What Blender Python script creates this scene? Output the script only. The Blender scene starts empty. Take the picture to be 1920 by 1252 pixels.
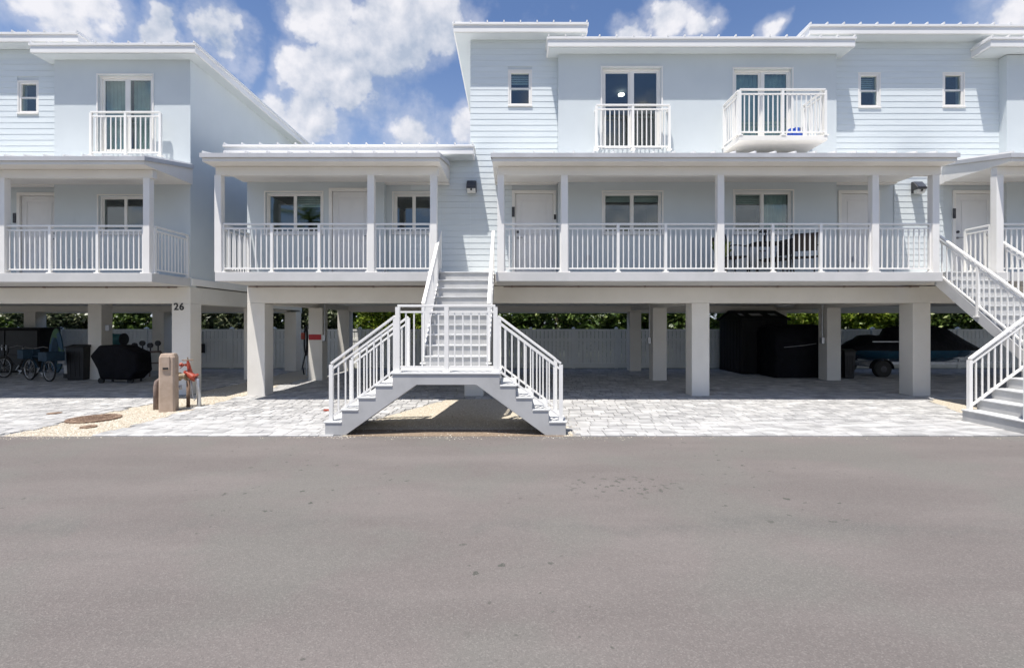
import bpy, bmesh, math, random
from mathutils import Vector, Matrix
R = math.radians
random.seed(7)
S = bpy.context.scene
COL = S.collection

# ------------------------------------------------------------------ camera, sky, sun, exposure
H = 1.748                      # eye height
cam_d = bpy.data.cameras.new('camera'); cam = bpy.data.objects.new('camera', cam_d); COL.objects.link(cam)
cam.location = (0, 0, H); cam.rotation_euler = (R(90), 0, 0)
cam_d.sensor_width = 36; cam_d.lens = 36 * 908 / 1920; cam_d.shift_y = -21 / 1920
cam_d.clip_start = 0.05; cam_d.clip_end = 2000
S.camera = cam
KX, KY = .17, .27              # light travels this far right / away per metre of fall
sun_d = bpy.data.lights.new('sun', 'SUN'); sun = bpy.data.objects.new('sun', sun_d); COL.objects.link(sun)
sun_d.energy = 5.0; sun_d.angle = R(.5); sun_d.color = (1, .95, .885)
sun.location = (-5, -8, 30)
sun.rotation_euler = Vector((KX, KY, -1)).to_track_quat('-Z', 'Y').to_euler()
S.view_settings.view_transform = 'Standard'; S.view_settings.look = 'None'
S.view_settings.exposure = 0.42; S.view_settings.gamma = 1; S.view_settings.use_curve_mapping = False
S.render.resolution_x = 1024; S.render.resolution_y = 667

W = bpy.data.worlds.new('World'); S.world = W; W.use_nodes = True
wt = W.node_tree; wn = wt.nodes; wl = wt.links; wn.clear()
def N(nt, t, **kw):
    n = nt.nodes.new(t)
    for k, v in kw.items():
        if k.startswith('i_'): n.inputs[k[2:].replace('_', ' ')].default_value = v
        else: setattr(n, k, v)
    return n
def mth(nt, op, a, b=None, c=None, clamp=False):
    n = nt.nodes.new('ShaderNodeMath'); n.operation = op; n.use_clamp = clamp
    for i, v in enumerate((a, b, c)):
        if v is None: continue
        if isinstance(v, (int, float)): n.inputs[i].default_value = v
        else: nt.links.new(v, n.inputs[i])
    return n.outputs[0]
def maprange(nt, v, a, b, c=0., d=1., smooth=True):
    n = nt.nodes.new('ShaderNodeMapRange'); n.interpolation_type = 'SMOOTHSTEP' if smooth else 'LINEAR'
    nt.links.new(v, n.inputs[0])
    for i, x in enumerate((a, b, c, d)): n.inputs[i + 1].default_value = x
    return n.outputs[0]
def mixc(nt, f, a, b):
    n = nt.nodes.new('ShaderNodeMix'); n.data_type = 'RGBA'
    for s, v in ((0, f), (6, a), (7, b)):
        if isinstance(v, (int, float)): n.inputs[s].default_value = v
        elif isinstance(v, (tuple, list)): n.inputs[s].default_value = (*v, 1) if len(v) == 3 else v
        else: nt.links.new(v, n.inputs[s])
    return n.outputs[2]
def noise(nt, vec, scale, detail=4, rough=.5, out='Fac'):
    n = nt.nodes.new('ShaderNodeTexNoise'); n.inputs['Scale'].default_value = scale
    n.inputs['Detail'].default_value = detail; n.inputs['Roughness'].default_value = rough
    if vec is not None: nt.links.new(vec, n.inputs['Vector'])
    return n.outputs[out]
def vmath(nt, op, a, b=None):
    n = nt.nodes.new('ShaderNodeVectorMath'); n.operation = op
    for i, v in enumerate((a, b)):
        if v is None: continue
        if isinstance(v, (tuple, list)): n.inputs[i].default_value = v
        else: nt.links.new(v, n.inputs[i])
    return n
tc = N(wt, 'ShaderNodeTexCoord')
dirv = vmath(wt, 'NORMALIZE', tc.outputs['Generated']).outputs[0]
sky = N(wt, 'ShaderNodeTexSky', sky_type='NISHITA', sun_disc=False, sun_elevation=R(72.3), sun_rotation=R(212.2),
        altitude=0, air_density=1.0, dust_density=.25, ozone_density=3.0)
warp = noise(wt, dirv, 7, 5, .6, 'Color')
wv = vmath(wt, 'SUBTRACT', warp, (.5, .5, .5)).outputs[0]
wsc = wn.new('ShaderNodeVectorMath'); wsc.operation = 'SCALE'; wl.new(wv, wsc.inputs[0]); wsc.inputs['Scale'].default_value = .13
wd = vmath(wt, 'ADD', dirv, wsc.outputs[0]).outputs[0]
def sdir(x, y):
    v = Vector(((x - 960) / 908, 1, (605 - y) / 908)); v.normalize(); return v
def blobs(vec):
    tot = None
    for x, y, r, a in ((735, 70, 120, 1), (640, 150, 95, 1), (560, 130, 75, .9), (800, 30, 110, .9), (700, 185, 80, .7), (600, 10, 90, .9),
                       (510, 195, 75, .85), (580, 225, 105, .85), (770, 238, 130, .8), (860, 225, 90, .8), (425, 72, 75, 1.05), (310, 68, 50, .9),
                       (110, 18, 105, .78), (30, 8, 60, .6), (350, 12, 100, .36), (1250, 35, 90, .85), (1310, 45, 55, .7), (1440, 55, 48, .7),
                       (1895, 25, 70, .8), (1800, 15, 60, .5), (1190, 60, 60, .7), (640, 260, 160, .5)):
        dd = vmath(wt, 'DISTANCE', vec, tuple(sdir(x, y))).outputs['Value']
        b = maprange(wt, dd, 0, r * 1.12 / 960, a, 0)
        tot = b if tot is None else mth(wt, 'MAXIMUM', tot, b)
    return tot
bl = blobs(wd)
sep = N(wt, 'ShaderNodeSeparateXYZ'); wl.new(dirv, sep.inputs[0])
front = maprange(wt, sep.outputs[1], .35, .62)
lowsky = maprange(wt, sep.outputs[2], .18, .42, .14, 0)
gen = maprange(wt, mth(wt, 'ADD', noise(wt, wd, 2.6, 3, .5), lowsky), .54, .74, 0, .9)
gen = mth(wt, 'MULTIPLY', gen, mth(wt, 'SUBTRACT', 1., front))
dens0 = mth(wt, 'MAXIMUM', bl, gen)
fine = noise(wt, dirv, 7.5, 12, .56)
dens = mth(wt, 'ADD', dens0, mth(wt, 'MULTIPLY', mth(wt, 'SUBTRACT', fine, .5), 1.7))
cov = mth(wt, 'MAXIMUM', maprange(wt, dens, .40, .68), mth(wt, 'MULTIPLY', maprange(wt, dens, .15, .55), .38))
up = vmath(wt, 'ADD', dirv, (-.012, 0, .022)).outputs[0]
fine_up = noise(wt, up, 7.5, 12, .56)
lit = mth(wt, 'ADD', mth(wt, 'MULTIPLY', mth(wt, 'SUBTRACT', fine, fine_up), 4.5), .58)
low = noise(wt, dirv, 5.5, 4, .5)
lit = mth(wt, 'ADD', lit, mth(wt, 'MULTIPLY', mth(wt, 'SUBTRACT', low, .48), 2.2), None, True)
ccol = mixc(wt, lit, (4.3, 4.9, 6.0), (8.5, 8.4, 8.7))
hs = N(wt, 'ShaderNodeHueSaturation'); hs.inputs['Saturation'].default_value = 1.04; hs.inputs['Value'].default_value = 1.2
tint = wn.new('ShaderNodeMix'); tint.data_type = 'RGBA'; tint.blend_type = 'MULTIPLY'; tint.inputs[0].default_value = 1
wl.new(sky.outputs[0], tint.inputs[6]); tint.inputs[7].default_value = (1.02, 1.0, 1.08, 1); wl.new(tint.outputs[2], hs.inputs['Color'])
above = maprange(wt, sep.outputs[2], -.01, .08)
cov = mth(wt, 'MULTIPLY', mth(wt, 'MULTIPLY', cov, above), .93)
hz = maprange(wt, sep.outputs[2], .55, .16, 0, .6)
skyb = mixc(wt, hz, hs.outputs[0], (3.6, 4.7, 6.9))
skyc = mixc(wt, cov, skyb, ccol)
bg = N(wt, 'ShaderNodeBackground'); bg.inputs['Strength'].default_value = .084
wl.new(skyc, bg.inputs['Color'])
wo = N(wt, 'ShaderNodeOutputWorld'); wl.new(bg.outputs[0], wo.inputs[0])

# ------------------------------------------------------------------ materials
MATS = {}
def mat(name, col, rough=.6, col2=None, vscale=1.2, vdetail=4, bump=0., bscale=60, metal=0., spec=.5, island=None, bdist=.01, aniso=None, vlo=.35, vhi=.65, coat=0):
    m = bpy.data.materials.new(name); m.use_nodes = True; nt = m.node_tree
    p = nt.nodes['Principled BSDF']; p.inputs['Roughness'].default_value = rough
    p.inputs['Metallic'].default_value = metal; p.inputs['Specular IOR Level'].default_value = spec
    if coat: p.inputs['Coat Weight'].default_value = coat
    geo = N(nt, 'ShaderNodeNewGeometry'); pos = geo.outputs['Position']
    if aniso:
        v = vmath(nt, 'MULTIPLY', pos, aniso).outputs[0]
    else: v = pos
    c = None
    if col2:
        f = maprange(nt, noise(nt, v, vscale, vdetail, .6), vlo, vhi)
        c = mixc(nt, f, col, col2)
    if island:
        oi = N(nt, 'ShaderNodeObjectInfo')
        rnd = mth(nt, 'FRACT', mth(nt, 'ADD', geo.outputs['Random Per Island'], oi.outputs['Random']))
        ramp = N(nt, 'ShaderNodeValToRGB'); nt.links.new(rnd, ramp.inputs[0])
        els = ramp.color_ramp.elements
        while len(els) < len(island): els.new(.5)
        for i, (ps, cc) in enumerate(island): els[i].position = ps; els[i].color = (*cc, 1)
        if c is None: c = ramp.outputs[0]
        else:
            mm = nt.nodes.new('ShaderNodeMix'); mm.data_type = 'RGBA'; mm.blend_type = 'MULTIPLY'; mm.inputs[0].default_value = 1
            nt.links.new(ramp.outputs[0], mm.inputs[6]); nt.links.new(c, mm.inputs[7]); c = mm.outputs[2]
    if c is None: p.inputs['Base Color'].default_value = (*col, 1)
    else: nt.links.new(c, p.inputs['Base Color'])
    if bump:
        b = N(nt, 'ShaderNodeBump'); b.inputs['Strength'].default_value = bump; b.inputs['Distance'].default_value = bdist
        nt.links.new(noise(nt, v, bscale, 5, .6), b.inputs['Height']); nt.links.new(b.outputs[0], p.inputs['Normal'])
    MATS[name] = m; return m
STUCCO = mat('stucco_pale_blue', (.575, .622, .64), .85, (.605, .652, .668), .7, 5, .35, 90, bdist=.006)
SIDING = mat('siding_paint', (.63, .682, .70), .55, (.665, .715, .73), 1.3, 4, .12, 8, aniso=(1, 1, 12), bdist=.004)
WHITE = mat('white_trim_paint', (.79, .77, .73), .45, (.83, .81, .775), 1.5, 4, .06, 20)
ROOFW = mat('white_metal_roof', (.78, .775, .76), .38, (.82, .815, .80), .8, 4, .04, 12)
GUTTER = mat('grey_drip_edge', (.46, .465, .48), .5, (.52, .525, .54), 2, 3)
CONC = mat('painted_concrete', (.68, .65, .585), .8, (.74, .71, .65), .9, 6, .3, 45, bdist=.006, vlo=.3, vhi=.7)
SOFFIT = mat('soffit_paint', (.76, .735, .69), .7, (.80, .775, .73), 1, 3, .15, 70, bdist=.004)
STAIRC = mat('stair_concrete', (.40, .40, .395), .75, (.465, .465, .46), 2.2, 6, .3, 60, bdist=.005)
TREAD = mat('stair_tread', (.52, .525, .52), .7, (.61, .615, .61), 3, 6, .25, 70, bdist=.004)
RAIL = mat('white_aluminium', (.84, .825, .785), .35, (.86, .845, .81), 4, 3)
VINYL = mat('white_vinyl_fence', (.76, .755, .71), .5, (.83, .825, .785), 1.7, 5, .05, 20, vlo=.3, vhi=.7)
DECKM = mat('deck_edge_paint', (.55, .545, .53), .7, (.61, .60, .585), 1.2, 4, .12, 50, bdist=.004)
DOORM = mat('door_paint', (.72, .71, .70), .45, (.76, .75, .74), 2, 3)
BLACKP = mat('black_plastic', (.007, .007, .008), .5, (.011, .011, .013), 3, 4, .15, 30)
COVER = mat('black_cover_fabric', (.0025, .0025, .004), .7, (.005, .005, .008), 5, 4, .8, 5, bdist=.05, spec=.18)
SHEDM = mat('charcoal_shed_plastic', (.006, .006, .007), .6, (.011, .011, .012), 4, 4, .3, 20, aniso=(1, 1, .2), spec=.25)
BRONZE = mat('dark_bronze_metal', (.045, .045, .05), .4, (.07, .07, .075), 8, 3, metal=.4)
STEEL = mat('galvanised_steel', (.42, .43, .44), .4, (.55, .56, .57), 9, 5, metal=.7)
CHROME = mat('satin_nickel', (.35, .34, .33), .3, metal=.9)
TAUPE = mat('taupe_bollard', (.37, .28, .21), .75, (.44, .34, .265), 5, 6, .35, 60, bdist=.006)
PIPE = mat('brown_pipe', (.16, .115, .10), .6, (.24, .18, .15), 12, 5, .2, 40)
REDV = mat('red_valve_paint', (.30, .035, .018), .5, (.38, .07, .035), 14, 5, .2, 50)
RUST = mat('rusty_iron', (.15, .09, .06), .8, (.28, .20, .14), 9, 6, .6, 60)
BRASS = mat('weathered_brass', (.45, .36, .24), .5, (.30, .24, .17), 14, 4, metal=.5)
REDS = mat('red_sign', (.42, .012, .015), .4)
BLUEH = mat('blue_hull', (.008, .04, .075), .25, (.012, .065, .11), 2, 3, coat=.4)
BLUEP = mat('bright_blue_plastic', (.02, .10, .55), .35)
TEALP = mat('teal_plastic', (.03, .15, .17), .4, (.06, .22, .23), 8, 3)
NAVY = mat('navy_canvas', (.01, .035, .06), .7, (.015, .05, .085), 8, 3, .3, 60)
SLING = mat('brown_sling_fabric', (.045, .036, .033), .8, (.06, .048, .043), 20, 3, .4, 200, bdist=.003)
TYRE = mat('tyre_rubber', (.012, .012, .012), .75, (.022, .022, .02), 14, 4, .3, 50)
RIM = mat('bicycle_rim_metal', (.5, .5, .5), .3, metal=.8)
CURT = mat('teal_grey_curtain', (.36, .46, .45), .9, (.44, .54, .52), 3, 3)
BLIND = mat('grey_blind', (.50, .55, .53), .8, (.58, .62, .60), 6, 3)
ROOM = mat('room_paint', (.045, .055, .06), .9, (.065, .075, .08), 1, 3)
INK = mat('black_numerals', (.01, .01, .01), .5)
PLATE = mat('pale_plate', (.5, .52, .55), .5)
SKYL = mat('frosted_skylight', (.55, .56, .57), .3)
LAMPG = mat('lamp_lens', (.75, .74, .70), .2)
SOLAR = mat('solar_panel', (.05, .055, .075), .15)
GREENB = mat('green_board', (.06, .15, .06), .5, (.02, .08, .15), 2.4, 3, vlo=.45, vhi=.55)
SOIL = mat('grass_ground', (.06, .075, .03), .95, (.12, .12, .06), .8, 6, .5, 20)
BARK = mat('bark', (.12, .09, .065), .9, (.20, .16, .12), 9, 5, .8, 30)
PAVER = mat('paver_concrete', (.66, .66, .66), .85, (1.08, 1.08, 1.08), 4.5, 7, .4, 50, aniso=(.5, 1.7, 1), bdist=.006, vlo=.36, vhi=.66,
            island=[(0, (.37, .368, .36)), (.25, (.42, .417, .41)), (.55, (.475, .47, .458)), (.85, (.555, .548, .53)), (1, (.44, .437, .428))])
GRAVELM = mat('cream_gravel', (.41, .36, .275), .95, (.56, .51, .415), 26, 8, .9, 60, bdist=.02)
PEB = mat('pebbles', (.9, .9, .9), .9, (1, 1, 1), 30, 3, island=[(0, (.31, .255, .185)), (.4, (.48, .42, .325)), (.75, (.60, .55, .45)), (1, (.69, .66, .59))])
SOILM = mat('brown_gravel', (.20, .15, .105), .95, (.30, .23, .165), 22, 8, .9, 60, bdist=.02)
JOINT = mat('joint_sand', (.24, .235, .225), .95, (.32, .31, .30), 12, 5, .5, 60)
def leafmat(name, ramp, trans=.25):
    m = mat(name, (1, 1, 1), .42, island=ramp)
    p = m.node_tree.nodes['Principled BSDF']
    nt = m.node_tree; tl = N(nt, 'ShaderNodeBsdfTranslucent'); mx = N(nt, 'ShaderNodeMixShader'); mx.inputs[0].default_value = trans
    src = p.inputs['Base Color'].links[0].from_socket
    nt.links.new(src, tl.inputs[0]); nt.links.new(p.outputs[0], mx.inputs[1]); nt.links.new(tl.outputs[0], mx.inputs[2])
    nt.links.new(mx.outputs[0], nt.nodes['Material Output'].inputs[0]); return m
LF_DARK = leafmat('leaf_dark_green', [(0, (.035, .065, .015)), (.5, (.08, .14, .03)), (.86, (.18, .25, .06)), (1, (.32, .37, .13))])
LF_VAR = leafmat('leaf_variegated', [(0, (.03, .045, .02)), (.45, (.08, .11, .05)), (.75, (.22, .25, .14)), (1, (.42, .43, .28))])
LF_BRIGHT = leafmat('leaf_bright_green', [(0, (.08, .14, .015)), (.5, (.19, .28, .03)), (.88, (.34, .42, .06)), (1, (.46, .44, .09))], .35)
LF_PALM = leafmat('leaf_palm', [(0, (.05, .10, .015)), (.6, (.10, .17, .03)), (1, (.17, .24, .05))], .3)
LF_POT = leafmat('leaf_pot', [(0, (.05, .10, .02)), (.5, (.12, .18, .04)), (1, (.35, .38, .12))])
# asphalt
ASPH = bpy.data.materials.new('asphalt'); ASPH.use_nodes = True; nt = ASPH.node_tree
p = nt.nodes['Principled BSDF']; p.inputs['Roughness'].default_value = .82; p.inputs['Specular IOR Level'].default_value = .35
g = N(nt, 'ShaderNodeNewGeometry').outputs['Position']
big = noise(nt, vmath(nt, 'MULTIPLY', g, (.22, .75, 1)).outputs[0], 1, 5, .6)
med = noise(nt, vmath(nt, 'MULTIPLY', g, (.55, 2.2, 1)).outputs[0], 1.4, 6, .65)
c = mixc(nt, maprange(nt, big, .36, .64), (.136, .120, .112), (.168, .149, .139))
c2 = mixc(nt, mth(nt, 'MULTIPLY', maprange(nt, med, .5, .72), .3), c, (.128, .121, .112))
hue = noise(nt, g, .7, 4, .5)
c2 = mixc(nt, mth(nt, 'MULTIPLY', maprange(nt, hue, .46, .60), .55), c2, (.143, .141, .126))
# darker tyre-polished band and oil drips
sp = N(nt, 'ShaderNodeSeparateXYZ'); nt.links.new(g, sp.inputs[0])
band = mth(nt, 'ABSOLUTE', mth(nt, 'SUBTRACT', sp.outputs[1], mth(nt, 'ADD', 4.15, mth(nt, 'MULTIPLY', mth(nt, 'SUBTRACT', hue, .5), .9))))
bandm = mth(nt, 'MULTIPLY', maprange(nt, band, 0, .28, 1, 0), maprange(nt, noise(nt, g, 1.1, 5, .7), .42, .62))
c2 = mixc(nt, mth(nt, 'MULTIPLY', bandm, .6), c2, (.112, .110, .102))
spd = mth(nt, 'SUBTRACT', 1., maprange(nt, vmath(nt, 'DISTANCE', vmath(nt, 'MULTIPLY', g, (.55, 1, 0)).outputs[0], (.66, 5.2, 0)).outputs['Value'], .1, .55))
spn = noise(nt, vmath(nt, 'ADD', g, (3.1, 0, 0)).outputs[0], 13, 2, .5)
spots = mth(nt, 'MULTIPLY', maprange(nt, spn, .61, .635), spd)
spn2 = mth(nt, 'MULTIPLY', maprange(nt, noise(nt, g, 9, 2, .5), .67, .71), maprange(nt, noise(nt, g, .5, 2, .5), .45, .6))
spots = mth(nt, 'MAXIMUM', spots, spn2)
c3 = mixc(nt, mth(nt, 'MULTIPLY', spots, .85), c2, (.05, .055, .045))
vor = N(nt, 'ShaderNodeTexVoronoi'); vor.inputs['Scale'].default_value = 130; nt.links.new(g, vor.inputs['Vector'])
agg = N(nt, 'ShaderNodeSeparateColor'); nt.links.new(vor.outputs['Color'], agg.inputs[0])
c4 = mixc(nt, mth(nt, 'MULTIPLY', maprange(nt, agg.outputs[0], .6, 1), .32), c3, (.27, .25, .23))
c4 = mixc(nt, mth(nt, 'MULTIPLY', maprange(nt, agg.outputs[1], .65, 1), .38), c4, (.09, .086, .08))
nt.links.new(c4, p.inputs['Base Color'])
bp = N(nt, 'ShaderNodeBump'); bp.inputs['Strength'].default_value = .35; bp.inputs['Distance'].default_value = .006
hh = mth(nt, 'ADD', vor.outputs['Distance'], noise(nt, g, 160, 4, .6)); nt.links.new(hh, bp.inputs['Height']); nt.links.new(bp.outputs[0], p.inputs['Normal'])
# window glass
GLASS = bpy.data.materials.new('window_glass'); GLASS.use_nodes = True; nt = GLASS.node_tree; nt.nodes.clear()
tr = N(nt, 'ShaderNodeBsdfTransparent'); tr.inputs[0].default_value = (.80, .86, .85, 1)
gl = N(nt, 'ShaderNodeBsdfGlossy'); gl.inputs['Roughness'].default_value = .012; gl.inputs['Color'].default_value = (.92, .97, 1, 1)
lw = N(nt, 'ShaderNodeLayerWeight'); lw.inputs['Blend'].default_value = .5
fz = mth(nt, 'ADD', mth(nt, 'MULTIPLY', mth(nt, 'POWER', lw.outputs['Facing'], 4.), .85), .085)
bpn = N(nt, 'ShaderNodeBump'); bpn.inputs['Strength'].default_value = .12; bpn.inputs['Distance'].default_value = .01
gg = N(nt, 'ShaderNodeNewGeometry'); nt.links.new(noise(nt, gg.outputs['Position'], 1.6, 2, .4), bpn.inputs['Height'])
nt.links.new(bpn.outputs[0], gl.inputs['Normal'])
mx = N(nt, 'ShaderNodeMixShader'); nt.links.new(fz, mx.inputs[0]); nt.links.new(tr.outputs[0], mx.inputs[1]); nt.links.new(gl.outputs[0], mx.inputs[2])
ou = N(nt, 'ShaderNodeOutputMaterial'); nt.links.new(mx.outputs[0], ou.inputs[0])

# ------------------------------------------------------------------ helpers
def wloc(o):
    v = Vector((0, 0, 0))
    while o is not None: v += o.location; o = o.parent
    return v
def link(name, me, m=None, parent=None, loc=None):
    o = bpy.data.objects.new(name, me); COL.objects.link(o)
    if parent is not None: o.parent = parent
    if m is not None and me is not None and not me.materials: me.materials.append(m)
    if loc is not None: o.location = loc
    return o
def thing(name, label, cat, loc=(0, 0, 0), group=None):
    o = link(name, None); o.location = loc; o['label'] = label; o['category'] = cat
    if group: o['group'] = group
    return o
def tag(o, label, cat, group=None):
    o['label'] = label; o['category'] = cat
    if group: o['group'] = group
    return o
class MB:
    def __init__(s): s.v = []; s.f = []; s.mi = []
    def add(s, vs, fs, mi=0):
        b = len(s.v); s.v += [tuple(v) for v in vs]; s.f += [tuple(b + i for i in f) for f in fs]; s.mi += [mi] * len(fs)
    def box(s, x0, x1, y0, y1, z0, z1, mi=0):
        s.add([(x0, y0, z0), (x1, y0, z0), (x1, y1, z0), (x0, y1, z0), (x0, y0, z1), (x1, y0, z1), (x1, y1, z1), (x0, y1, z1)],
              [(0, 3, 2, 1), (4, 5, 6, 7), (0, 1, 5, 4), (1, 2, 6, 5), (2, 3, 7, 6), (3, 0, 4, 7)], mi); return s
    def bar(s, a, b, w, h=None, mi=0):          # square bar between two points
        a, b = Vector(a), Vector(b); h = h or w; d = (b - a).normalized()
        side = d.cross(Vector((0, 0, 1)))
        side = Vector((1, 0, 0)) if side.length < 1e-4 else side.normalized()
        u = side.cross(d).normalized(); vs = []
        for p in (a, b):
            for i, j in ((-1, -1), (1, -1), (1, 1), (-1, 1)): vs.append(p + side * (i * w / 2) + u * (j * h / 2))
        s.add(vs, [(3, 2, 1, 0), (4, 5, 6, 7), (0, 1, 5, 4), (1, 2, 6, 5), (2, 3, 7, 6), (3, 0, 4, 7)], mi); return s
    def tube(s, pts, r, n=10, mi=0, cap=True):
        pts = [Vector(q) for q in pts]; rs = r if isinstance(r, (list, tuple)) else [r] * len(pts); base = len(s.v); prev = None
        for i, q in enumerate(pts):
            d = (pts[min(i + 1, len(pts) - 1)] - pts[max(i - 1, 0)]).normalized()
            if prev is None:
                prev = d.cross(Vector((0, 0, 1)) if abs(d.z) < .9 else Vector((1, 0, 0))).normalized()
            prev = (prev - d * prev.dot(d)).normalized(); w2 = d.cross(prev)
            for k in range(n):
                t = 2 * math.pi * k / n; s.v.append(tuple(q + (prev * math.cos(t) + w2 * math.sin(t)) * rs[i]))
        fs = []
        for i in range(len(pts) - 1):
            for k in range(n):
                a = base + i * n + k; b = base + i * n + (k + 1) % n
                fs.append((a, b, b + n, a + n))
        if cap:
            fs.append(tuple(base + k for k in reversed(range(n)))); fs.append(tuple(base + (len(pts) - 1) * n + k for k in range(n)))
        s.f += fs; s.mi += [mi] * len(fs); return s
    def prism(s, poly, axis, a0, a1, mi=0):      # poly in the plane normal to axis
        def P(u, v, w): return (w, u, v) if axis == 'x' else ((u, w, v) if axis == 'y' else (u, v, w))
        n = len(poly); vs = [P(u, v, a0) for u, v in poly] + [P(u, v, a1) for u, v in poly]
        s.add(vs, [tuple(range(n)), tuple(reversed(range(n, 2 * n)))] + [(i, i + n, (i + 1) % n + n, (i + 1) % n) for i in range(n)], mi); return s
    def build(s, name, mats, parent=None, smooth=False, bevel=0, seg=2, recalc=True):
        off = wloc(parent) if parent is not None else Vector((0, 0, 0))
        me = bpy.data.meshes.new(name)
        me.from_pydata([(x - off.x, y - off.y, z - off.z) for x, y, z in s.v], [], s.f)
        if not isinstance(mats, (list, tuple)): mats = [mats]
        for m in mats: me.materials.append(m)
        if len(mats) > 1: me.polygons.foreach_set('material_index', s.mi)
        if recalc:
            bm = bmesh.new(); bm.from_mesh(me); bmesh.ops.recalc_face_normals(bm, faces=bm.faces); bm.to_mesh(me); bm.free()
        if smooth: me.polygons.foreach_set('use_smooth', [True] * len(me.polygons))
        me.update(); o = link(name, me, None, parent)
        if bevel:
            b = o.modifiers.new('bevel', 'BEVEL'); b.width = bevel; b.segments = seg; b.limit_method = 'ANGLE'; b.harden_normals = False
        return o
def box(name, x0, x1, y0, y1, z0, z1, m, parent=None, bevel=0):
    return MB().box(x0, x1, y0, y1, z0, z1).build(name, m, parent, bevel=bevel, recalc=False)
def struct(o): o['kind'] = 'structure'; return o
_cache = {}
def unit_box(w, d, h, m):                         # shared mesh, origin at its bottom centre
    k = (round(w, 4), round(d, 4), round(h, 4), m.name)
    if k not in _cache:
        me = bpy.data.meshes.new('box_piece')
        vs = [(-w/2, -d/2, 0), (w/2, -d/2, 0), (w/2, d/2, 0), (-w/2, d/2, 0), (-w/2, -d/2, h), (w/2, -d/2, h), (w/2, d/2, h), (-w/2, d/2, h)]
        me.from_pydata(vs, [], [(0, 3, 2, 1), (4, 5, 6, 7), (0, 1, 5, 4), (1, 2, 6, 5), (2, 3, 7, 6), (3, 0, 4, 7)]); me.materials.append(m); _cache[k] = me
    return _cache[k]
def piece(name, w, d, h, m, parent, x, y, z):
    o = link(name, unit_box(w, d, h, m), None, parent); o.location = Vector((x, y, z)) - wloc(parent); return o
def copy_tree(o, parent=None):
    c = o.copy(); COL.objects.link(c); c.parent = parent
    for ch in list(o.children): copy_tree(ch, c)
    return c
def panel(x0, x1, z0, z1, holes, y, th, axis='y'):
    """wall panel with real openings and reveals"""
    m = MB(); xs = sorted({x0, x1} | {v for h in holes for v in h[:2]}); zs = sorted({z0, z1} | {v for h in holes for v in h[2:]})
    xs = [v for v in xs if x0 <= v <= x1]; zs = [v for v in zs if z0 <= v <= z1]
    def solid(i, j):
        if i < 0 or j < 0 or i >= len(xs) - 1 or j >= len(zs) - 1: return False
        cx, cz = (xs[i] + xs[i+1]) / 2, (zs[j] + zs[j+1]) / 2
        return not any(h[0] < cx < h[1] and h[2] < cz < h[3] for h in holes)
    def P(x, yy, z): return (x, yy, z) if axis == 'y' else (yy, x, z)
    for i in range(len(xs) - 1):
        for j in range(len(zs) - 1):
            if not solid(i, j): continue
            a, b, c, d = xs[i], xs[i+1], zs[j], zs[j+1]
            m.add([P(a, y, c), P(b, y, c), P(b, y, d), P(a, y, d)], [(0, 1, 2, 3)])
            m.add([P(a, y+th, c), P(b, y+th, c), P(b, y+th, d), P(a, y+th, d)], [(3, 2, 1, 0)])
            if not solid(i-1, j): m.add([P(a, y, c), P(a, y+th, c), P(a, y+th, d), P(a, y, d)], [(3, 2, 1, 0)])
            if not solid(i+1, j): m.add([P(b, y, c), P(b, y+th, c), P(b, y+th, d), P(b, y, d)], [(0, 1, 2, 3)])
            if not solid(i, j-1): m.add([P(a, y, c), P(b, y, c), P(b, y+th, c), P(a, y+th, c)], [(3, 2, 1, 0)])
            if not solid(i, j+1): m.add([P(a, y, d), P(b, y, d), P(b, y+th, d), P(a, y+th, d)], [(0, 1, 2, 3)])
    return m
def PX(x, d): return (x - 960) * d / 908
def PZ(y, d): return H + (605 - y) * d / 908
FL = 2.82                                        # porch floor level
SE = .142                                        # siding exposure

def siding(house, x0, x1, z0, z1, holes, y):
    z = z0; k = 0
    while z < z1 - .01:
        zt = min(z + SE, z1); spans = [(x0, x1)]
        for h in holes:
            if h[2] < zt - .02 and h[3] > z + .02:
                ns = []
                for a, b in spans:
                    if h[0] > a: ns.append((a, min(b, h[0])))
                    if h[1] < b: ns.append((max(a, h[1]), b))
                    if False: pass
                spans = [q for q in ns if q[1] - q[0] > .03] if ns else []
        for a, b in spans:
            key = ('board', round(a, 3), round(b, 3), round(zt - z, 3))
            if key not in _cache:
                me = bpy.data.meshes.new('siding_board'); hgt = zt - z - .003
                vs = []
                for xx in (0, b - a):
                    vs += [(xx, 0, 0), (xx, -.0145, 0), (xx, -.0145, .010), (xx, -.009, hgt), (xx, 0, hgt)]
                fs = [(0, 1, 2, 3, 4), (9, 8, 7, 6, 5)] + [(i, i + 5, (i + 1) % 5 + 5, (i + 1) % 5) for i in range(5)]
                me.from_pydata(vs, [], fs); me.materials.append(SIDING)
                bm = bmesh.new(); bm.from_mesh(me); bmesh.ops.recalc_face_normals(bm, faces=bm.faces); bm.to_mesh(me); bm.free()
                _cache[key] = me
            o = link('siding_board', _cache[key], None, house); o.location = Vector((a, y - .002, z)) - wloc(house)
        z = zt; k += 1

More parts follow.
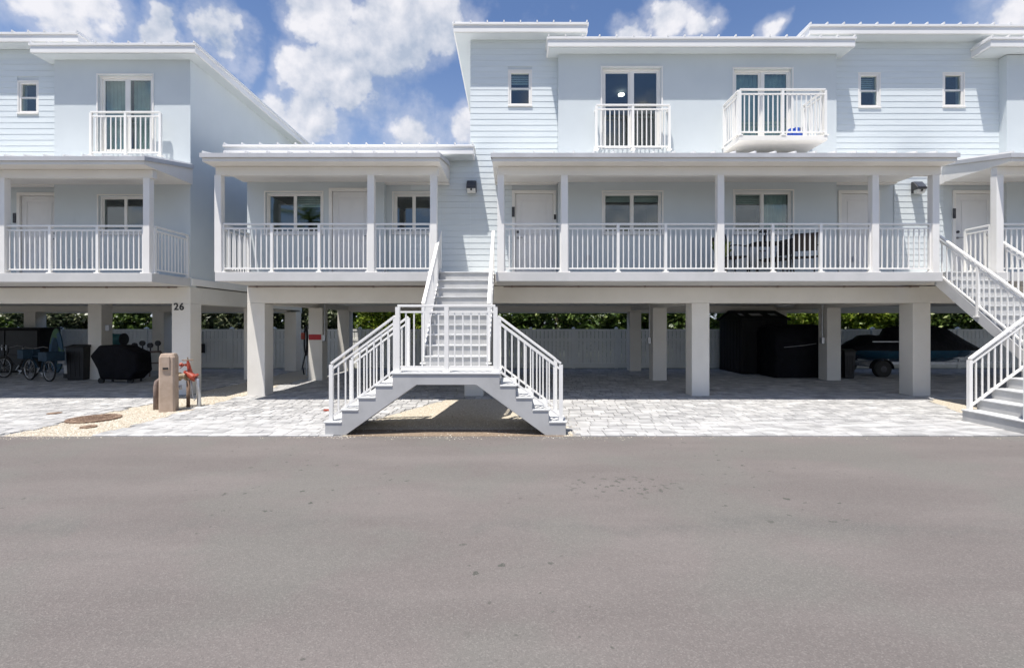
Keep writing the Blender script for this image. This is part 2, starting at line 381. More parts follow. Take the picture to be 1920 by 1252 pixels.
def window(house, x0, x1, z0, z1, y, style='slider', inset=.05, label=None, sill=True, room_d=2.2, blind=None, right_open=False):
    """y = outer wall face; frame sits inset in the reveal"""
    fy = y + inset; fw = .045
    m = MB(); m.box(x0, x1, fy, fy + .09, z0, z0 + fw); m.box(x0, x1, fy, fy + .09, z1 - fw, z1)
    m.box(x0, x0 + fw, fy + .001, fy + .089, z0 + fw, z1 - fw); m.box(x1 - fw, x1, fy + .001, fy + .089, z0 + fw, z1 - fw)
    # raised trim round the opening
    tw = .035
    m.box(x0 - tw, x1 + tw, y - .014, y - .003, z1, z1 + tw); m.box(x0 - tw, x0, y - .014, y - .003, z0, z1); m.box(x1, x1 + tw, y - .014, y - .003, z0, z1)
    w = m.build('window' if style != 'door' else 'sliding_door', WHITE, house, bevel=.004)
    if label: w['label'] = label
    if sill and style != 'door': box('sill', x0 - tw, x1 + tw, y - .04, fy, z0 - .035, z0 - .001, WHITE, w, .004)
    a0, a1, b0, b1 = x0 + fw, x1 - fw, z0 + fw, z1 - fw
    if style == 'hung':
        mid = (b0 + b1) / 2 + .0
        panes = [(a0, a1, b0, mid - .02, fy + .03), (a0, a1, mid + .02, b1, fy + .05)]
        box('sash', a0, a1, fy + .02, fy + .075, mid - .02, mid + .02, WHITE, w)
    else:
        mid = (a0 + a1) / 2
        panes = [(a0, mid - .02, b0, b1, fy + .05), (mid + .02, a1, b0, b1, fy + .03)]
        sw = .05 if style == 'door' else .022
        sm = MB()
        for (p0, p1, q0, q1, py) in panes:
            sm.box(p0, p1, py - .012, py + .012, q0, q0 + sw * 1.2); sm.box(p0, p1, py - .012, py + .012, q1 - sw, q1)
            sm.box(p0, p0 + sw, py - .0125, py + .0125, q0 + sw * 1.2, q1 - sw); sm.box(p1 - sw, p1, py - .0125, py + .0125, q0 + sw * 1.2, q1 - sw)
        sm.box(mid - .02, mid + .02, fy + .015, fy + .075, b0, b1)
        sm.build('sash', WHITE, w)
    for (p0, p1, q0, q1, py) in panes:
        box('pane', p0, p1, py - .003, py + .003, q0, q1, GLASS, w)
    # the room behind the glass
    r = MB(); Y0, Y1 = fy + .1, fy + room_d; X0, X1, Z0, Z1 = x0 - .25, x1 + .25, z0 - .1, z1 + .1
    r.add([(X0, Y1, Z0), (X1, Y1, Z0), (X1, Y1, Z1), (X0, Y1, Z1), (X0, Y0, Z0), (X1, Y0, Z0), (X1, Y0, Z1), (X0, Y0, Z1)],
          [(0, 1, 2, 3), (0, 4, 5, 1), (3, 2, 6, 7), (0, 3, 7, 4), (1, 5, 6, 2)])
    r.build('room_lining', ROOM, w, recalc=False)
    if blind:
        for (bx0, bx1, drop) in blind:
            q0, q1 = a0 + bx0 * (a1 - a0), a0 + bx1 * (a1 - a0); zb = b1 - drop * (b1 - b0)
            if style == 'door' or drop > .9:    # pleated curtain
                n = max(4, int((q1 - q0) / .045)); vs = []; fs = []
                for i in range(n + 1):
                    xx = q0 + (q1 - q0) * i / n; yy = fy + .16 + (.025 if i % 2 else -.015)
                    vs += [(xx, yy, zb), (xx, yy, b1)]
                for i in range(n): fs.append((2*i, 2*i+2, 2*i+3, 2*i+1))
                c = MB(); c.add(vs, fs); c.build('curtain', CURT, w, recalc=False)
            else:
                c = MB(); n = max(3, int((b1 - zb) / .045)); hz = (b1 - zb) / n
                for i in range(n):
                    zz = zb + i * hz
                    c.add([(q0, fy + .13, zz), (q1, fy + .13, zz), (q1, fy + .145, zz + hz * .92), (q0, fy + .145, zz + hz * .92)], [(0, 1, 2, 3)])
                c.build('blind', BLIND, w, recalc=False)
    return w

def door(house, x0, x1, z1, y, handle='right', z0=FL, label=None):
    """panelled entry door; x0..x1 outer frame"""
    fw = .075
    m = MB(); m.box(x0, x1, y - .03, y + .08, z1 - fw, z1); m.box(x0, x0 + fw, y - .03, y + .08, z0, z1 - fw); m.box(x1 - fw, x1, y - .03, y + .08, z0, z1 - fw)
    m.box(x0 + fw, x1 - fw, y - .03, y + .08, z0, z0 + .02)
    a, b, c, d = x0 + fw, x1 - fw, z0 + .022, z1 - fw
    leaf = MB(); leaf.box(a + .004, b - .004, y + .03, y + .06, c, d - .004)
    w = b - a; st = .13; midz = c + (d - c) * .46; yf = y + .018
    for q in ((a + .005, a + st, c, d - .005), (b - st, b - .005, c, d - .005)): leaf.box(q[0], q[1], yf, y + .03, q[2], q[3])
    for q in ((c, c + .2), (midz - .08, midz + .08), (d - .14, d - .005)): leaf.box(a + st, b - st, yf, y + .03, q[0], q[1])
    for q in ((c + .24, midz - .12), (midz + .12, d - .18)): leaf.box(a + st + .045, b - st - .045, yf + .002, y + .03, q[0], q[1])
    o = leaf.build('door', DOORM, house, bevel=.004)
    if label: o['label'] = label
    m.build('door_frame', WHITE, o, bevel=.004)
    hx = b - .07 if handle == 'right' else a + .07; s = -1 if handle == 'right' else 1
    h = MB(); h.tube([(hx, yf - .0, z0 + .98), (hx, yf - .05, z0 + .98)], .012, 8); h.bar((hx, yf - .05, z0 + .98), (hx + s * .11, yf - .05, z0 + .98), .018)
    h.tube([(hx, yf, z0 + .98), (hx, yf - .012, z0 + .98)], .03, 12); h.build('door_handle', CHROME, o)
    k = MB(); k.tube([(hx, yf, z0 + 1.12), (hx, yf - .03, z0 + 1.12)], .032, 12); k.build('deadbolt', BRONZE, o)
    hinge = a if handle == 'right' else b
    return o

def railing(parent, p0, p1, z0, z1, H_=1.05, posts=(0., 1.), post_w=.055, sp=.11, base_drop=0., name='railing', top_gap=.115, bot=.085, ends=True):
    """p0,p1 plan points; z0,z1 floor (or nosing line) heights at the ends"""
    a = Vector((p0[0], p0[1], z0)); b = Vector((p1[0], p1[1], z1)); L = (Vector(p1) - Vector(p0)).length
    up = Vector((0, 0, 1)); m = MB()
    m.bar(a + up * (H_ - .02), b + up * (H_ - .02), .062, .036)
    r = m.build(name, RAIL, parent, bevel=.004)
    MB().bar(a + up * (H_ - top_gap), b + up * (H_ - top_gap), .036, .03).build('middle_rail', RAIL, r)
    MB().bar(a + up * bot, b + up * bot, .036, .03).build('bottom_rail', RAIL, r)
    for t in posts:
        q = a.lerp(b, t)
        dz = base_drop if 0 < t < 1 or base_drop else 0
        piece('railing_post', post_w, post_w, H_ - .038 + dz, RAIL, r, q.x, q.y, q.z - dz)
        piece('post_base', post_w + .05, post_w + .05, .025, RAIL, r, q.x, q.y, q.z - dz + .001)
    ps = sorted(posts); hb = H_ - top_gap - bot - .03
    sl = abs(z1 - z0) / max(L, .01) * .02
    for s0, s1 in zip(ps[:-1], ps[1:]):
        l = (s1 - s0) * L; n = max(1, round(l / sp))
        for i in range(1, n):
            q = a.lerp(b, s0 + (s1 - s0) * i / n)
            piece('baluster', .021, .021, hb, RAIL, r, q.x, q.y, q.z + bot + .015)
    return r

def flat_roof(house, x0, x1, y0, y1, zt, th=.215, seams=True, name='roof'):
    m = MB(); m.box(x0, x1, y0, y1, zt - th, zt - .055); m.box(x0 - .022, x1 + .022, y0 - .022, y1, zt - .0545, zt)
    r = m.build(name, ROOFW, house, bevel=.005)
    box('soffit', x0 + .035, x1 - .035, y0 + .035, y1 - .03, zt - th - .012, zt - th - .0005, STUCCO, r)
    n = int((x1 - x0) / .385)
    for i in range(n + 1):
        xx = x0 + .02 + (x1 - x0 - .04) * i / n
        piece('roof_seam', .028, y1 - y0 + .03, .045, ROOFW, r, xx, (y0 + y1) / 2 - .012, zt + .0005)
    return r
def porch_roof(house, x0, x1, y0, y1, zt0=5.22, zt1=5.55, zb=5.06, ends=(True, True)):
    m = MB()
    m.prism([(y0, zb), (y1, zb + .02), (y1, zt1 - .04), (y0, zt0 - .045)], 'x', x0, x1)
    r = m.build('porch_roof', SOFFIT, house, bevel=.004)
    c = MB(); c.prism([(y0 - .02, zt0 - .06), (y0 - .02, zt0), (y1, zt1 + .0), (y1, zt1 - .038), (y0 - .002, zt0 - .043), (y0 - .002, zt0 - .06)], 'x', x0 - .02, x1 + .02)
    c.build('roof_sheet', ROOFW, r)
    d = MB(); d.box(x0 - .022, x1 + .022, y0 - .034, y0 - .021, zt0 - .085, zt0 + .004)
    for xs in (x0 - .034, x1 + .021):
        d.prism([(y0 - .034, zt0 - .085), (y1, zt1 - .085), (y1, zt1 + .004), (y0 - .034, zt0 + .004)], 'x', xs, xs + .013)
    d.build('drip_edge', GUTTER, r)
    n = int((x1 - x0) / .41)
    key = ('pseam', round(y0, 3), round(y1, 3), round(zt1, 3))
    for i in range(n + 1):
        xx = x0 + .03 + (x1 - x0 - .06) * i / n
        if key not in _cache:
            q = MB(); q.prism([(y0 - .03, zt0 + .001), (y1, zt1 + .001), (y1, zt1 + .045), (y0 - .03, zt0 + .045)], 'x', -.014, .014)
            me = bpy.data.meshes.new('roof_seam'); me.from_pydata(q.v, [], q.f); me.materials.append(ROOFW); _cache[key] = me
        o = link('roof_seam', _cache[key], None, r); o.location = Vector((xx, 0, 0)) - wloc(r)
    return r
def plaque(house, x, z, y):
    o = box('number_plaque', x - .035, x + .035, y - .018, y - .001, z - .12, z + .12, BRONZE, house, .004)
    return o
def outlet(house, x, z, y):
    return box('outlet_box', x - .035, x + .035, y - .04, y - .001, z - .06, z + .06, PLATE, house, .006)
def column(house, x0, y0, w=.42, z1=2.216, d=.42, label=None):
    o = box('column', x0, x0 + w, y0, y0 + d, .0, z1, CONC, house, .012)
    if label: o['label'] = label
    return o
def pipe_under(house, x0, x1, y, z=2.60):
    m = MB(); m.tube([(x0, y, z), (x1, y, z)], .013, 8)
    n = int((x1 - x0) / 1.5)
    for i in range(n + 1):
        xx = x0 + .2 + (x1 - x0 - .4) * i / max(n, 1); m.box(xx - .02, xx + .02, y - .02, y + .02, z - .02, z + .02)
    return m.build('conduit', PIPE, house, smooth=False)

# ------------------------------------------------------------------ ground
struct(box('ground', -400, 400, -300, 500, -.5, -.02, SOIL))
struct(box('road', -60, 60, -14, 7.46, -.3, 0, ASPH))
struct(box('paving_bed', -30, 26, 7.46, 18.35, -.3, -.006, JOINT))
def pip(x, y, poly):
    c = False; n = len(poly)
    for i in range(n):
        x1, y1 = poly[i]; x2, y2 = poly[(i + 1) % n]
        if (y1 > y) != (y2 > y) and x < (x2 - x1) * (y - y1) / (y2 - y1) + x1: c = not c
    return c
GR = [[(-7.85, 7.47), (-6.42, 7.47), (-6.42, 18.2), (-7.85, 18.2)],
      [(-2.62, 7.47), (.95, 7.47), (.95, 8.4), (.1, 11.1), (-1.45, 11.1), (-2.62, 8.4)],
      [(8.28, 7.47), (11.9, 7.47), (11.9, 8.4), (11.0, 11.1), (9.45, 11.1), (8.28, 8.4)]]
def in_gravel(x, y): return any(pip(x, y, g_) for g_ in GR)
pav = []; y = 7.47; rr = random.Random(3)
while y < 18.2:
    dh = rr.choice((.155, .155, .235)); lim = 1.06 * y + 2.6; x = -lim - rr.random() * .3
    while x < lim:
        lw = rr.choice((.155, .235, .235, .31))
        if not in_gravel(x + lw / 2, y + dh / 2): pav.append((x, y, lw, dh))
        x += lw
    y += dh
pm = None
paving = box('paving', -20.4, 20.4, 7.462, 7.468, -.05, -.002, JOINT); struct(paving)
vis = [p_ for p_ in pav if abs(p_[0]) < p_[1] * 1.06 and not (-3 < p_[0] < .9)]
near = set(id(p_) for p_ in sorted(vis, key=lambda p_: p_[1])[:300])
stuff = MB()
pv_mesh = {}
for p_ in pav:
    x, y, lw, dh = p_; z1 = .010 + rr.uniform(-.002, .002); g2 = .004; ch = .006
    if id(p_) in near:
        k = (lw, dh)
        if k not in pv_mesh:
            q = MB(); a, b = lw / 2 - g2, dh / 2 - g2
            q.add([(-a, -b, 0), (a, -b, 0), (a, b, 0), (-a, b, 0), (-a, -b, -.04), (a, -b, -.04), (a, b, -.04), (-a, b, -.04),
                   (-a + ch, -b + ch, .004), (a - ch, -b + ch, .004), (a - ch, b - ch, .004), (-a + ch, b - ch, .004)],
                  [(8, 9, 10, 11), (0, 1, 9, 8), (1, 2, 10, 9), (2, 3, 11, 10), (3, 0, 8, 11), (4, 5, 1, 0), (5, 6, 2, 1), (6, 7, 3, 2), (7, 4, 0, 3)])
            me = bpy.data.meshes.new('paver'); me.from_pydata(q.v, [], q.f); me.materials.append(PAVER); pv_mesh[k] = me
        o = link('paver', pv_mesh[k], None, paving); o.location = (x + lw / 2, y + dh / 2, z1)
    else:
        a0, a1, b0, b1 = x + g2, x + lw - g2, y + g2, y + dh - g2
        stuff.add([(a0, b0, -.01), (a1, b0, -.01), (a1, b1, -.01), (a0, b1, -.01), (a0 + ch, b0 + ch, z1 + .004), (a1 - ch, b0 + ch, z1 + .004), (a1 - ch, b1 - ch, z1 + .004), (a0 + ch, b1 - ch, z1 + .004)],
                  [(4, 5, 6, 7), (0, 1, 5, 4), (1, 2, 6, 5), (2, 3, 7, 6), (3, 0, 4, 7)])
o = stuff.build('paver', PAVER, paving, recalc=False); o['kind'] = 'stuff'
gb = MB()
for i, g_ in enumerate(GR):
    z_ = .0015
    gb.prism([q for q in g_], 'z', -.05, z_ - (.002 if i == 0 else 0), 0 if i == 0 else 1)
struct(gb.build('gravel_bed', [GRAVELM, GRAVELM]))
struct(box('soil_strip', -2.55, .80, 7.465, 7.93, -.04, .003, SOILM))
peb = MB(); rr = random.Random(11)
def pebble(x, y, s, z=.0):
    a = rr.uniform(0, 6.28); ca, sa = math.cos(a), math.sin(a); e = rr.uniform(.6, 1); h = s * rr.uniform(.3, .6)
    pts = [(ca * s, sa * s), (-sa * s * e, ca * s * e), (-ca * s, -sa * s), (sa * s * e, -ca * s * e)]
    peb.add([(x + px, y + py, z) for px, py in pts] + [(x, y, z + h)], [(0, 1, 4), (1, 2, 4), (2, 3, 4), (3, 0, 4)])
for _ in range(15000):
    g_ = GR[rr.choices((0, 1, 2), (5, 6, 2))[0]]
    xs = [q[0] for q in g_]; ymax = 12.5
    x = rr.uniform(min(xs), max(xs)); y = 7.5 + (rr.random() ** 1.6) * (min(ymax, max(q[1] for q in g_)) - 7.5)
    if pip(x, y, g_) and not (-2.6 < x < .9 and y < 7.93 + rr.gauss(0, .08) and rr.random() < .93): pebble(x, y, rr.uniform(.008, .022))
for _ in range(260):      # strays kicked onto the pavers and the road edge
    x = rr.choice((-7.9, -6.35, -2.7, 1.0)) + rr.gauss(0, .12); y = rr.uniform(7.4, 9.5); pebble(x, y, rr.uniform(.006, .014), .014)
for _ in range(520):
    c_ = rr.choice((-7.2, -7.2, -1.2, -2.6, 1.0, 9.4, None)); x = rr.uniform(-9, 10) if c_ is None else c_ + rr.gauss(0, .6)
    pebble(x, 7.45 - abs(rr.gauss(0, .09)), rr.uniform(.005, .013), .0)
o = peb.build('gravel', PEB, None, recalc=False); o['kind'] = 'stuff'; o['label'] = 'cream crushed shell gravel spread between the paved driveways'; o['category'] = 'gravel'

# ------------------------------------------------------------------ house at the left (number 26)
OY = .2
h1 = thing('stilt_house', 'two-storey pale blue stilt house at the left with black number 26 on its corner column', 'house', (-11, 11.7, 0))
WY = 11.5 + OY; SY = 11.7 + OY; XL, XR, XS = -25, -7.77, PX(102, WY)
def wx(x, d): return PX(x, d)
w_up = (wx(184, WY), wx(286, WY), PZ(286, WY), PZ(141, WY)); w_lo = (wx(185, WY), wx(277, WY), PZ(438, WY), PZ(367, WY))
panel(XS, XR, 2.62, 8.1, [w_up, w_lo], WY, .22).build('wall', STUCCO, h1, recalc=False)
panel(WY + .22, 17.79, 2.82, 8.1, [], XR - .22, .22, 'x').build('wall', STUCCO, h1)
w_s = (wx(36, SY), wx(71, SY), PZ(212, SY), PZ(154, SY)); d1 = (wx(33, SY), wx(33, SY) + 1.07)
panel(XL, XS - .001, 2.62, 8.45, [w_s, (d1[0], d1[1], 2.0, FL + 2.12)], SY + .003, .2).build('wall', STUCCO, h1, recalc=False)
siding(h1, XL, XS - .004, FL, 8.45, [(w_s[0] - .035, w_s[1] + .035, w_s[2] - .035, w_s[3] + .035), (d1[0], d1[1], 2, FL + 2.12), (d1[0] - .25, XS, 2.0, 5.2)], SY)
window(h1, *w_up, WY, 'door', blind=[(0.0, .45, 1), (.55, 1., 1)], label='upper sliding door with teal grey curtains'); window(h1, *w_lo, WY, blind=[(0, 1, .0)] and None)
window(h1, *w_s, SY, 'hung', inset=.0)
door(h1, d1[0], d1[1], FL + 2.12, SY, 'right'); plaque(h1, d1[0] - .07, PZ(409, SY), SY)
flat_roof(h1, -25.4, PX(146, 11.575), 11.575, 17.95, 8.68); flat_roof(h1, PX(56, 11.4), PX(366, 11.4), 11.4, 17.95, 8.32)
box('wall', XL, XR, 17.8, 17.9, 2.1, 8.1, STUCCO, h1); 
box('beam', XL, XR, WY, WY + .36, 2.216, 2.619, CONC, h1, .01); box('beam', XR - .36, XR, WY + .361, 17.8, 2.2, 2.619, CONC, h1, .01)
box('beam', XL, XR - .361, 17.5, 17.8, 2.14, 2.618, CONC, h1, .01); box('ceiling', XL, XR - .362, WY + .362, 17.499, 2.35, 2.6, WHITE, h1)
box('floor_band', XR - .2, XR + .035, WY + .02, 17.88, 2.65, 2.819, WHITE, h1, .006)
DF1 = 10.45
box('deck', XL, XR, DF1, WY - .001, 2.625, FL, DECKM, h1, .008)
column(h1, -8.22, WY - .004, z1=2.2155, label='corner column with the black number 26', w=.45)
for cx, cy in ((-12.97, 14.8), (-8.2, 14.8), (-8.2, 17.45), (-12.97, 17.45), (-17.6, 17.45), (-12.97-4.4, 14.8)): column(h1, cx, cy, z1=2.349 if cy < 17 else 2.139)
porch_roof(h1, XL, XR + .06, 10.15, WY - .002); box('porch_roof_return', XL, XS - .01, WY, SY - .03, 5.06, 5.54, SOFFIT, h1)
box('porch_beam', XL, XR, DF1 + .02, DF1 + .15, 4.88, 5.06, SOFFIT, h1, .006)
for px_ in (PX(277.5, 10.52), PX(7, 10.52)): box('porch_post', px_ - .07, px_ + .07, DF1 + .015, DF1 + .155, FL, 4.88, WHITE, h1, .006)
ry = DF1 + .09; a_, b_ = -12.6, PX(277, 10.52)
railing(h1, (a_, ry), (b_ - .05, ry), FL, FL, posts=[(PX(q, 10.52) - a_) / (b_ - .05 - a_) for q in (-90, 7, 93, 182, 269)][1:] + [0.])
railing(h1, (XR - .05, ry + .06), (XR - .05, WY - .03), FL, FL, posts=(0, 1))
railing(h1, (PX(164, 11.4), 11.5), (PX(295, 11.4), 11.5), PZ(293, 11.5), PZ(293, 11.5), H_=1.06, posts=(0, .5, 1))
pipe_under(h1, XL, XR - .3, WY - .03)
outlet(h1, PX(152, WY), PZ(490, WY), WY)
box('outlet_box', -12.50, -12.38, 14.87, 14.95, 1.5, 1.68, PLATE, h1, .01)
# number 26
cu = bpy.data.curves.new('num', 'FONT'); cu.body = '26'; cu.size = .235; cu.extrude = .006; cu.align_x = 'CENTER'; cu.offset = .004; cu.space_character = 1.12
to = bpy.data.objects.new('num', cu); COL.objects.link(to); bpy.context.view_layer.update()
me = bpy.data.meshes.new_from_object(to.evaluated_get(bpy.context.evaluated_depsgraph_get())); bpy.data.objects.remove(to)
me.name = 'house_number'; me.materials.clear(); me.materials.append(INK)
o = link('house_number', me, None, h1); o.rotation_euler = (R(90), 0, 0); o.location = Vector((PX(336, WY), WY - .012, PZ(581, WY))) - wloc(h1)
o['label'] = 'black number 26'

# ------------------------------------------------------------------ single-storey unit between
h2 = thing('stilt_house', 'single-storey pale blue house section with porch, between the number 26 house and the central staircase', 'house', (-4, 11.5, 0))
WY, SY = 11.5, 11.7; XL, XS, XR = -6.29, PX(720, 11.5), -1.005
wa = (wx(498, WY), wx(604, WY), PZ(438, WY), PZ(361, WY)); dd = (wx(617, WY), wx(617, WY) + 1.07)
panel(XL, XS, 2.62, 5.7, [wa, (dd[0], dd[1], 2.0, FL + 2.12)], WY, .2).build('wall', STUCCO, h2, recalc=False)
wc_ = (wx(738, SY), wx(812, SY), PZ(437, SY), PZ(362, SY))
panel(XS + .001, XR, 2.62, 5.7, [wc_], SY + .003, .2).build('wall', STUCCO, h2, recalc=False)
siding(h2, XS + .6, XR - .001, FL, 5.7, [(wc_[0] - .035, wc_[1] + .035, wc_[2] - .035, wc_[3] + .035)], SY)
panel(11.701, 17.9, 2.62, 5.7, [], XL, .2, 'x').build('wall', STUCCO, h2)
window(h2, *wa, WY, label='wide two-pane porch window left of the door', blind=[(.5, 1, .3)]); window(h2, *wc_, SY)
door(h2, dd[0], dd[1], FL + 2.12, WY, 'right')
flat_roof(h2, PX(420, 11.2), PX(888, 11.2), 11.2, 11.66, 5.86); flat_roof(h2, PX(420, 11.2), XR - .03, 11.69, 17.95, 5.86)
box('beam', XL, -1.2, WY, WY + .36, 2.216, 2.619, CONC, h2, .01); box('beam', XL, XL + .36, WY + .361, 17.8, 2.2, 2.619, CONC, h2, .01)
box('beam', XL + .361, -1.2, 17.5, 17.8, 2.14, 2.618, CONC, h2, .01); box('ceiling', XL + .362, -1.2, WY + .362, 17.499, 2.35, 2.6, WHITE, h2)
DF = 10.25
box('deck', XL, -1.60, DF, SY, 2.625, FL, DECKM, h2, .008)
column(h2, XL, WY - .004, z1=2.2155)
for cx, cy in ((XL + .15, 14.6), (XL, 17.45)): column(h2, cx, cy, z1=2.199)
porch_roof(h2, XL - .08, -1.50, 9.95, WY - .002)
box('porch_roof_return', XS + .01, -1.50, WY, SY - .03, 5.06, 5.5, SOFFIT, h2)
box('porch_beam', XL, -1.57, DF + .02, DF + .15, 4.88, 5.06, SOFFIT, h2, .006)
pq = [PX(q, 10.33) for q in (411.5, 696.5, 813.5)]
for px_ in pq: box('porch_post', px_ - .072, px_ + .072, DF + .015, DF + .155, FL, 4.88, WHITE, h2, .006)
ry = DF + .09
railing(h2, (pq[0] + .08, ry), (pq[1] - .07, ry), FL, FL, posts=[0, (PX(507, 10.33) - pq[0]) / (pq[1] - pq[0]), (PX(600, 10.33) - pq[0]) / (pq[1] - pq[0]), 1])
railing(h2, (pq[1] + .07, ry), (pq[2] - .07, ry), FL, FL); railing(h2, (XL + .05, ry + .06), (XL + .05, WY - .03), FL, FL)
pipe_under(h2, XL + .05, -1.7, WY - .03); outlet(h2, PX(578, WY), PZ(486, WY), WY)
# red plate on the second-row column
box('red_plate', XL + .17, XL + .54, 14.575, 14.597, PZ(637, 14.6), PZ(627, 14.6), REDS, h2, .003)
m = MB(); m.tube([(XL + .62, 14.66, 1.35), (XL + .62, 14.66, 2.3)], .018, 8); m.box(XL + .575, XL + .65, 14.6, 14.72, 1.2, 1.38); m.build('meter_box', STEEL, h2)

# ------------------------------------------------------------------ large two-storey house
h3 = thing('stilt_house', 'largest two-storey pale blue stilt house, with a long porch and two upper balconies', 'house', (5, 11.5, 0))
XL, XA, XB, XR = -1.005, PX(1047, WY), PX(1568.5, WY), 11.75
wA = (wx(1131, WY), wx(1241, WY), PZ(438, WY), PZ(360, WY)); wB = (wx(1377, WY), wx(1486, WY), PZ(438, WY), PZ(358, WY))
uA = (wx(1129, WY), wx(1240, WY), PZ(280, WY), PZ(127, WY)); uB = (wx(1376, WY), wx(1485, WY), PZ(280, WY), PZ(129, WY))
panel(XA, XB, 2.62, 8.12, [wA, wB, uA, uB], WY, .2).build('wall', STUCCO, h3, recalc=False)
sL = (wx(955, SY), wx(995, SY), PZ(198, SY), PZ(134, SY)); dL = (wx(960, SY), wx(960, SY) + 1.07)
panel(XL, XA - .001, 2.62, 8.57, [sL, (dL[0], dL[1], 2.0, FL + 2.12)], SY + .003, .2).build('wall', STUCCO, h3, recalc=False)
siding(h3, XL, XA - .003, FL, 8.57, [(sL[0] - .035, sL[1] + .035, sL[2] - .035, sL[3] + .035), (dL[0] - .0, XA, 2, 5.2)], SY)
s1 = (wx(1611, SY), wx(1648, SY), PZ(201, SY), PZ(139, SY)); s2 = (wx(1769, SY), wx(1806, SY), PZ(200, SY), PZ(138, SY))
dM = (wx(1571, SY), wx(1571, SY) + 1.0); dR = (wx(1785, SY), wx(1785, SY) + 1.07)
panel(XB + .001, XR + .3, 2.62, 8.57, [s1, s2, (dM[0], dM[1], 2.0, FL + 2.12), (dR[0], dR[1], 2.0, FL + 2.12)], SY + .003, .2).build('wall', STUCCO, h3, recalc=False)
siding(h3, XB + .003, XR, FL, 8.57, [(s_[0] - .035, s_[1] + .035, s_[2] - .035, s_[3] + .035) for s_ in (s1, s2)] + [(XB, dM[1] + .35, 2, 5.2), (dR[0] - .22, XR + .3, 2, 5.2)], SY)
panel(SY + .21, 17.79, 5.6, 8.5, [], XL, .2, 'x').build('wall', SIDING, h3)
window(h3, *wA, WY, blind=[(0, 1, .17)]); window(h3, *wB, WY, blind=[(0, .5, .25), (.5, 1, .97)], label='porch window behind the patio furniture, its right half curtained')
window(h3, *uA, WY, 'door', label='upper sliding door with a ceiling light seen inside'); window(h3, *uB, WY, 'door', blind=[(0, .52, 1), (.55, 1, 1)])
window(h3, *sL, SY, 'hung', inset=0, blind=[(0, 1, .3)]); window(h3, *s1, SY, 'hung', inset=0, blind=[(0, 1, .42)]); window(h3, *s2, SY, 'hung', inset=0)
door(h3, dL[0], dL[1], FL + 2.12, SY, 'left', label='entry door nearest the central stairs'); door(h3, dM[0], dM[1], FL + 2.12, SY, 'right'); door(h3, dR[0], dR[1], FL + 2.12, SY, 'left', label='entry door nearest the right-hand stairs')
plaque(h3, dL[0] + .03, PZ(398, SY), SY - .03); plaque(h3, dR[0] + .02, PZ(401, SY), SY - .03)
box('keypad', dL[1] - .06, dL[1] - .01, SY - .05, SY - .03, PZ(412, SY), PZ(403, SY), BLACKP, h3, .004)
flat_roof(h3, PX(850, 11.375), PX(1102, 11.375), 11.375, 17.95, 8.79); flat_roof(h3, PX(1518, 11.375), 25, 11.375, 17.95, 8.745)
flat_roof(h3, PX(1027, 11.2), PX(1604, 11.2), 11.2, 17.95, 8.35)
box('wall', XL, 25, 17.8, 17.9, 2.1, 8.1, STUCCO, h3)
XC = 9.94
box('beam', -1.199, XC + .9, WY, WY + .36, 2.216, 2.619, CONC, h3, .01)
box('beam', -1.199, XC + .9, 17.5, 17.8, 2.14, 2.618, CONC, h3, .01); box('ceiling', -1.199, XC + .9, WY + .362, 17.499, 2.35, 2.6, WHITE, h3)
box('beam', XC - .4, XC, WY + .361, 17.499, 2.2, 2.349, CONC, h3, .01); box('beam', 4.29, 4.67, WY + .361, 17.499, 2.2, 2.349, CONC, h3, .01)
box('deck', -.34, 9.12, DF, SY, 2.625, FL, DECKM, h3, .008)
for cx in (4.27, 9.52): column(h3, cx, WY - .004, z1=2.2155); column(h3, cx - .02, 14.6, z1=2.199); column(h3, cx - .03, 17.45, z1=2.139)
column(h3, -1.13, WY - .004, z1=2.2155, w=.45); column(h3, -1.1, 14.6, z1=2.349); column(h3, -1.1, 17.45, z1=2.139)
porch_roof(h3, PX(923, 9.95), PX(1795, 9.95), 9.95, WY - .002)
for a, b in ((PX(923, 9.95), XA - .01), (XB + .01, PX(1795, 9.95))): box('porch_roof_return', a, b, WY, SY - .03, 5.06, 5.54, SOFFIT, h3)
box('porch_beam', -.30, 9.10, DF + .02, DF + .15, 4.88, 5.06, SOFFIT, h3, .006)
pq = [PX(q, 10.33) for q in (939, 1058, 1349.5, 1638, 1750.5)]
for px_ in pq: box('porch_post', px_ - .072, px_ + .072, DF + .015, DF + .155, FL, 4.88, WHITE, h3, .006)
def fr_(q, i): return (PX(q, 10.33) - pq[i]) / (pq[i+1] - pq[i])
for i, mids in enumerate(([], [1157, 1250], [1447, 1541], [])):
    railing(h3, (pq[i] + .07, ry), (pq[i+1] - .07, ry), FL, FL, posts=[0] + [fr_(q, i) for q in mids] + [1])
railing(h3, (pq[0] + .0, ry + .1), (pq[0], SY - .9), FL, FL)
pipe_under(h3, -.2, XC - .3, WY - .03); outlet(h3, PX(1103, WY), PZ(483, WY), WY); outlet(h3, PX(960+640, SY), PZ(486, SY), SY)
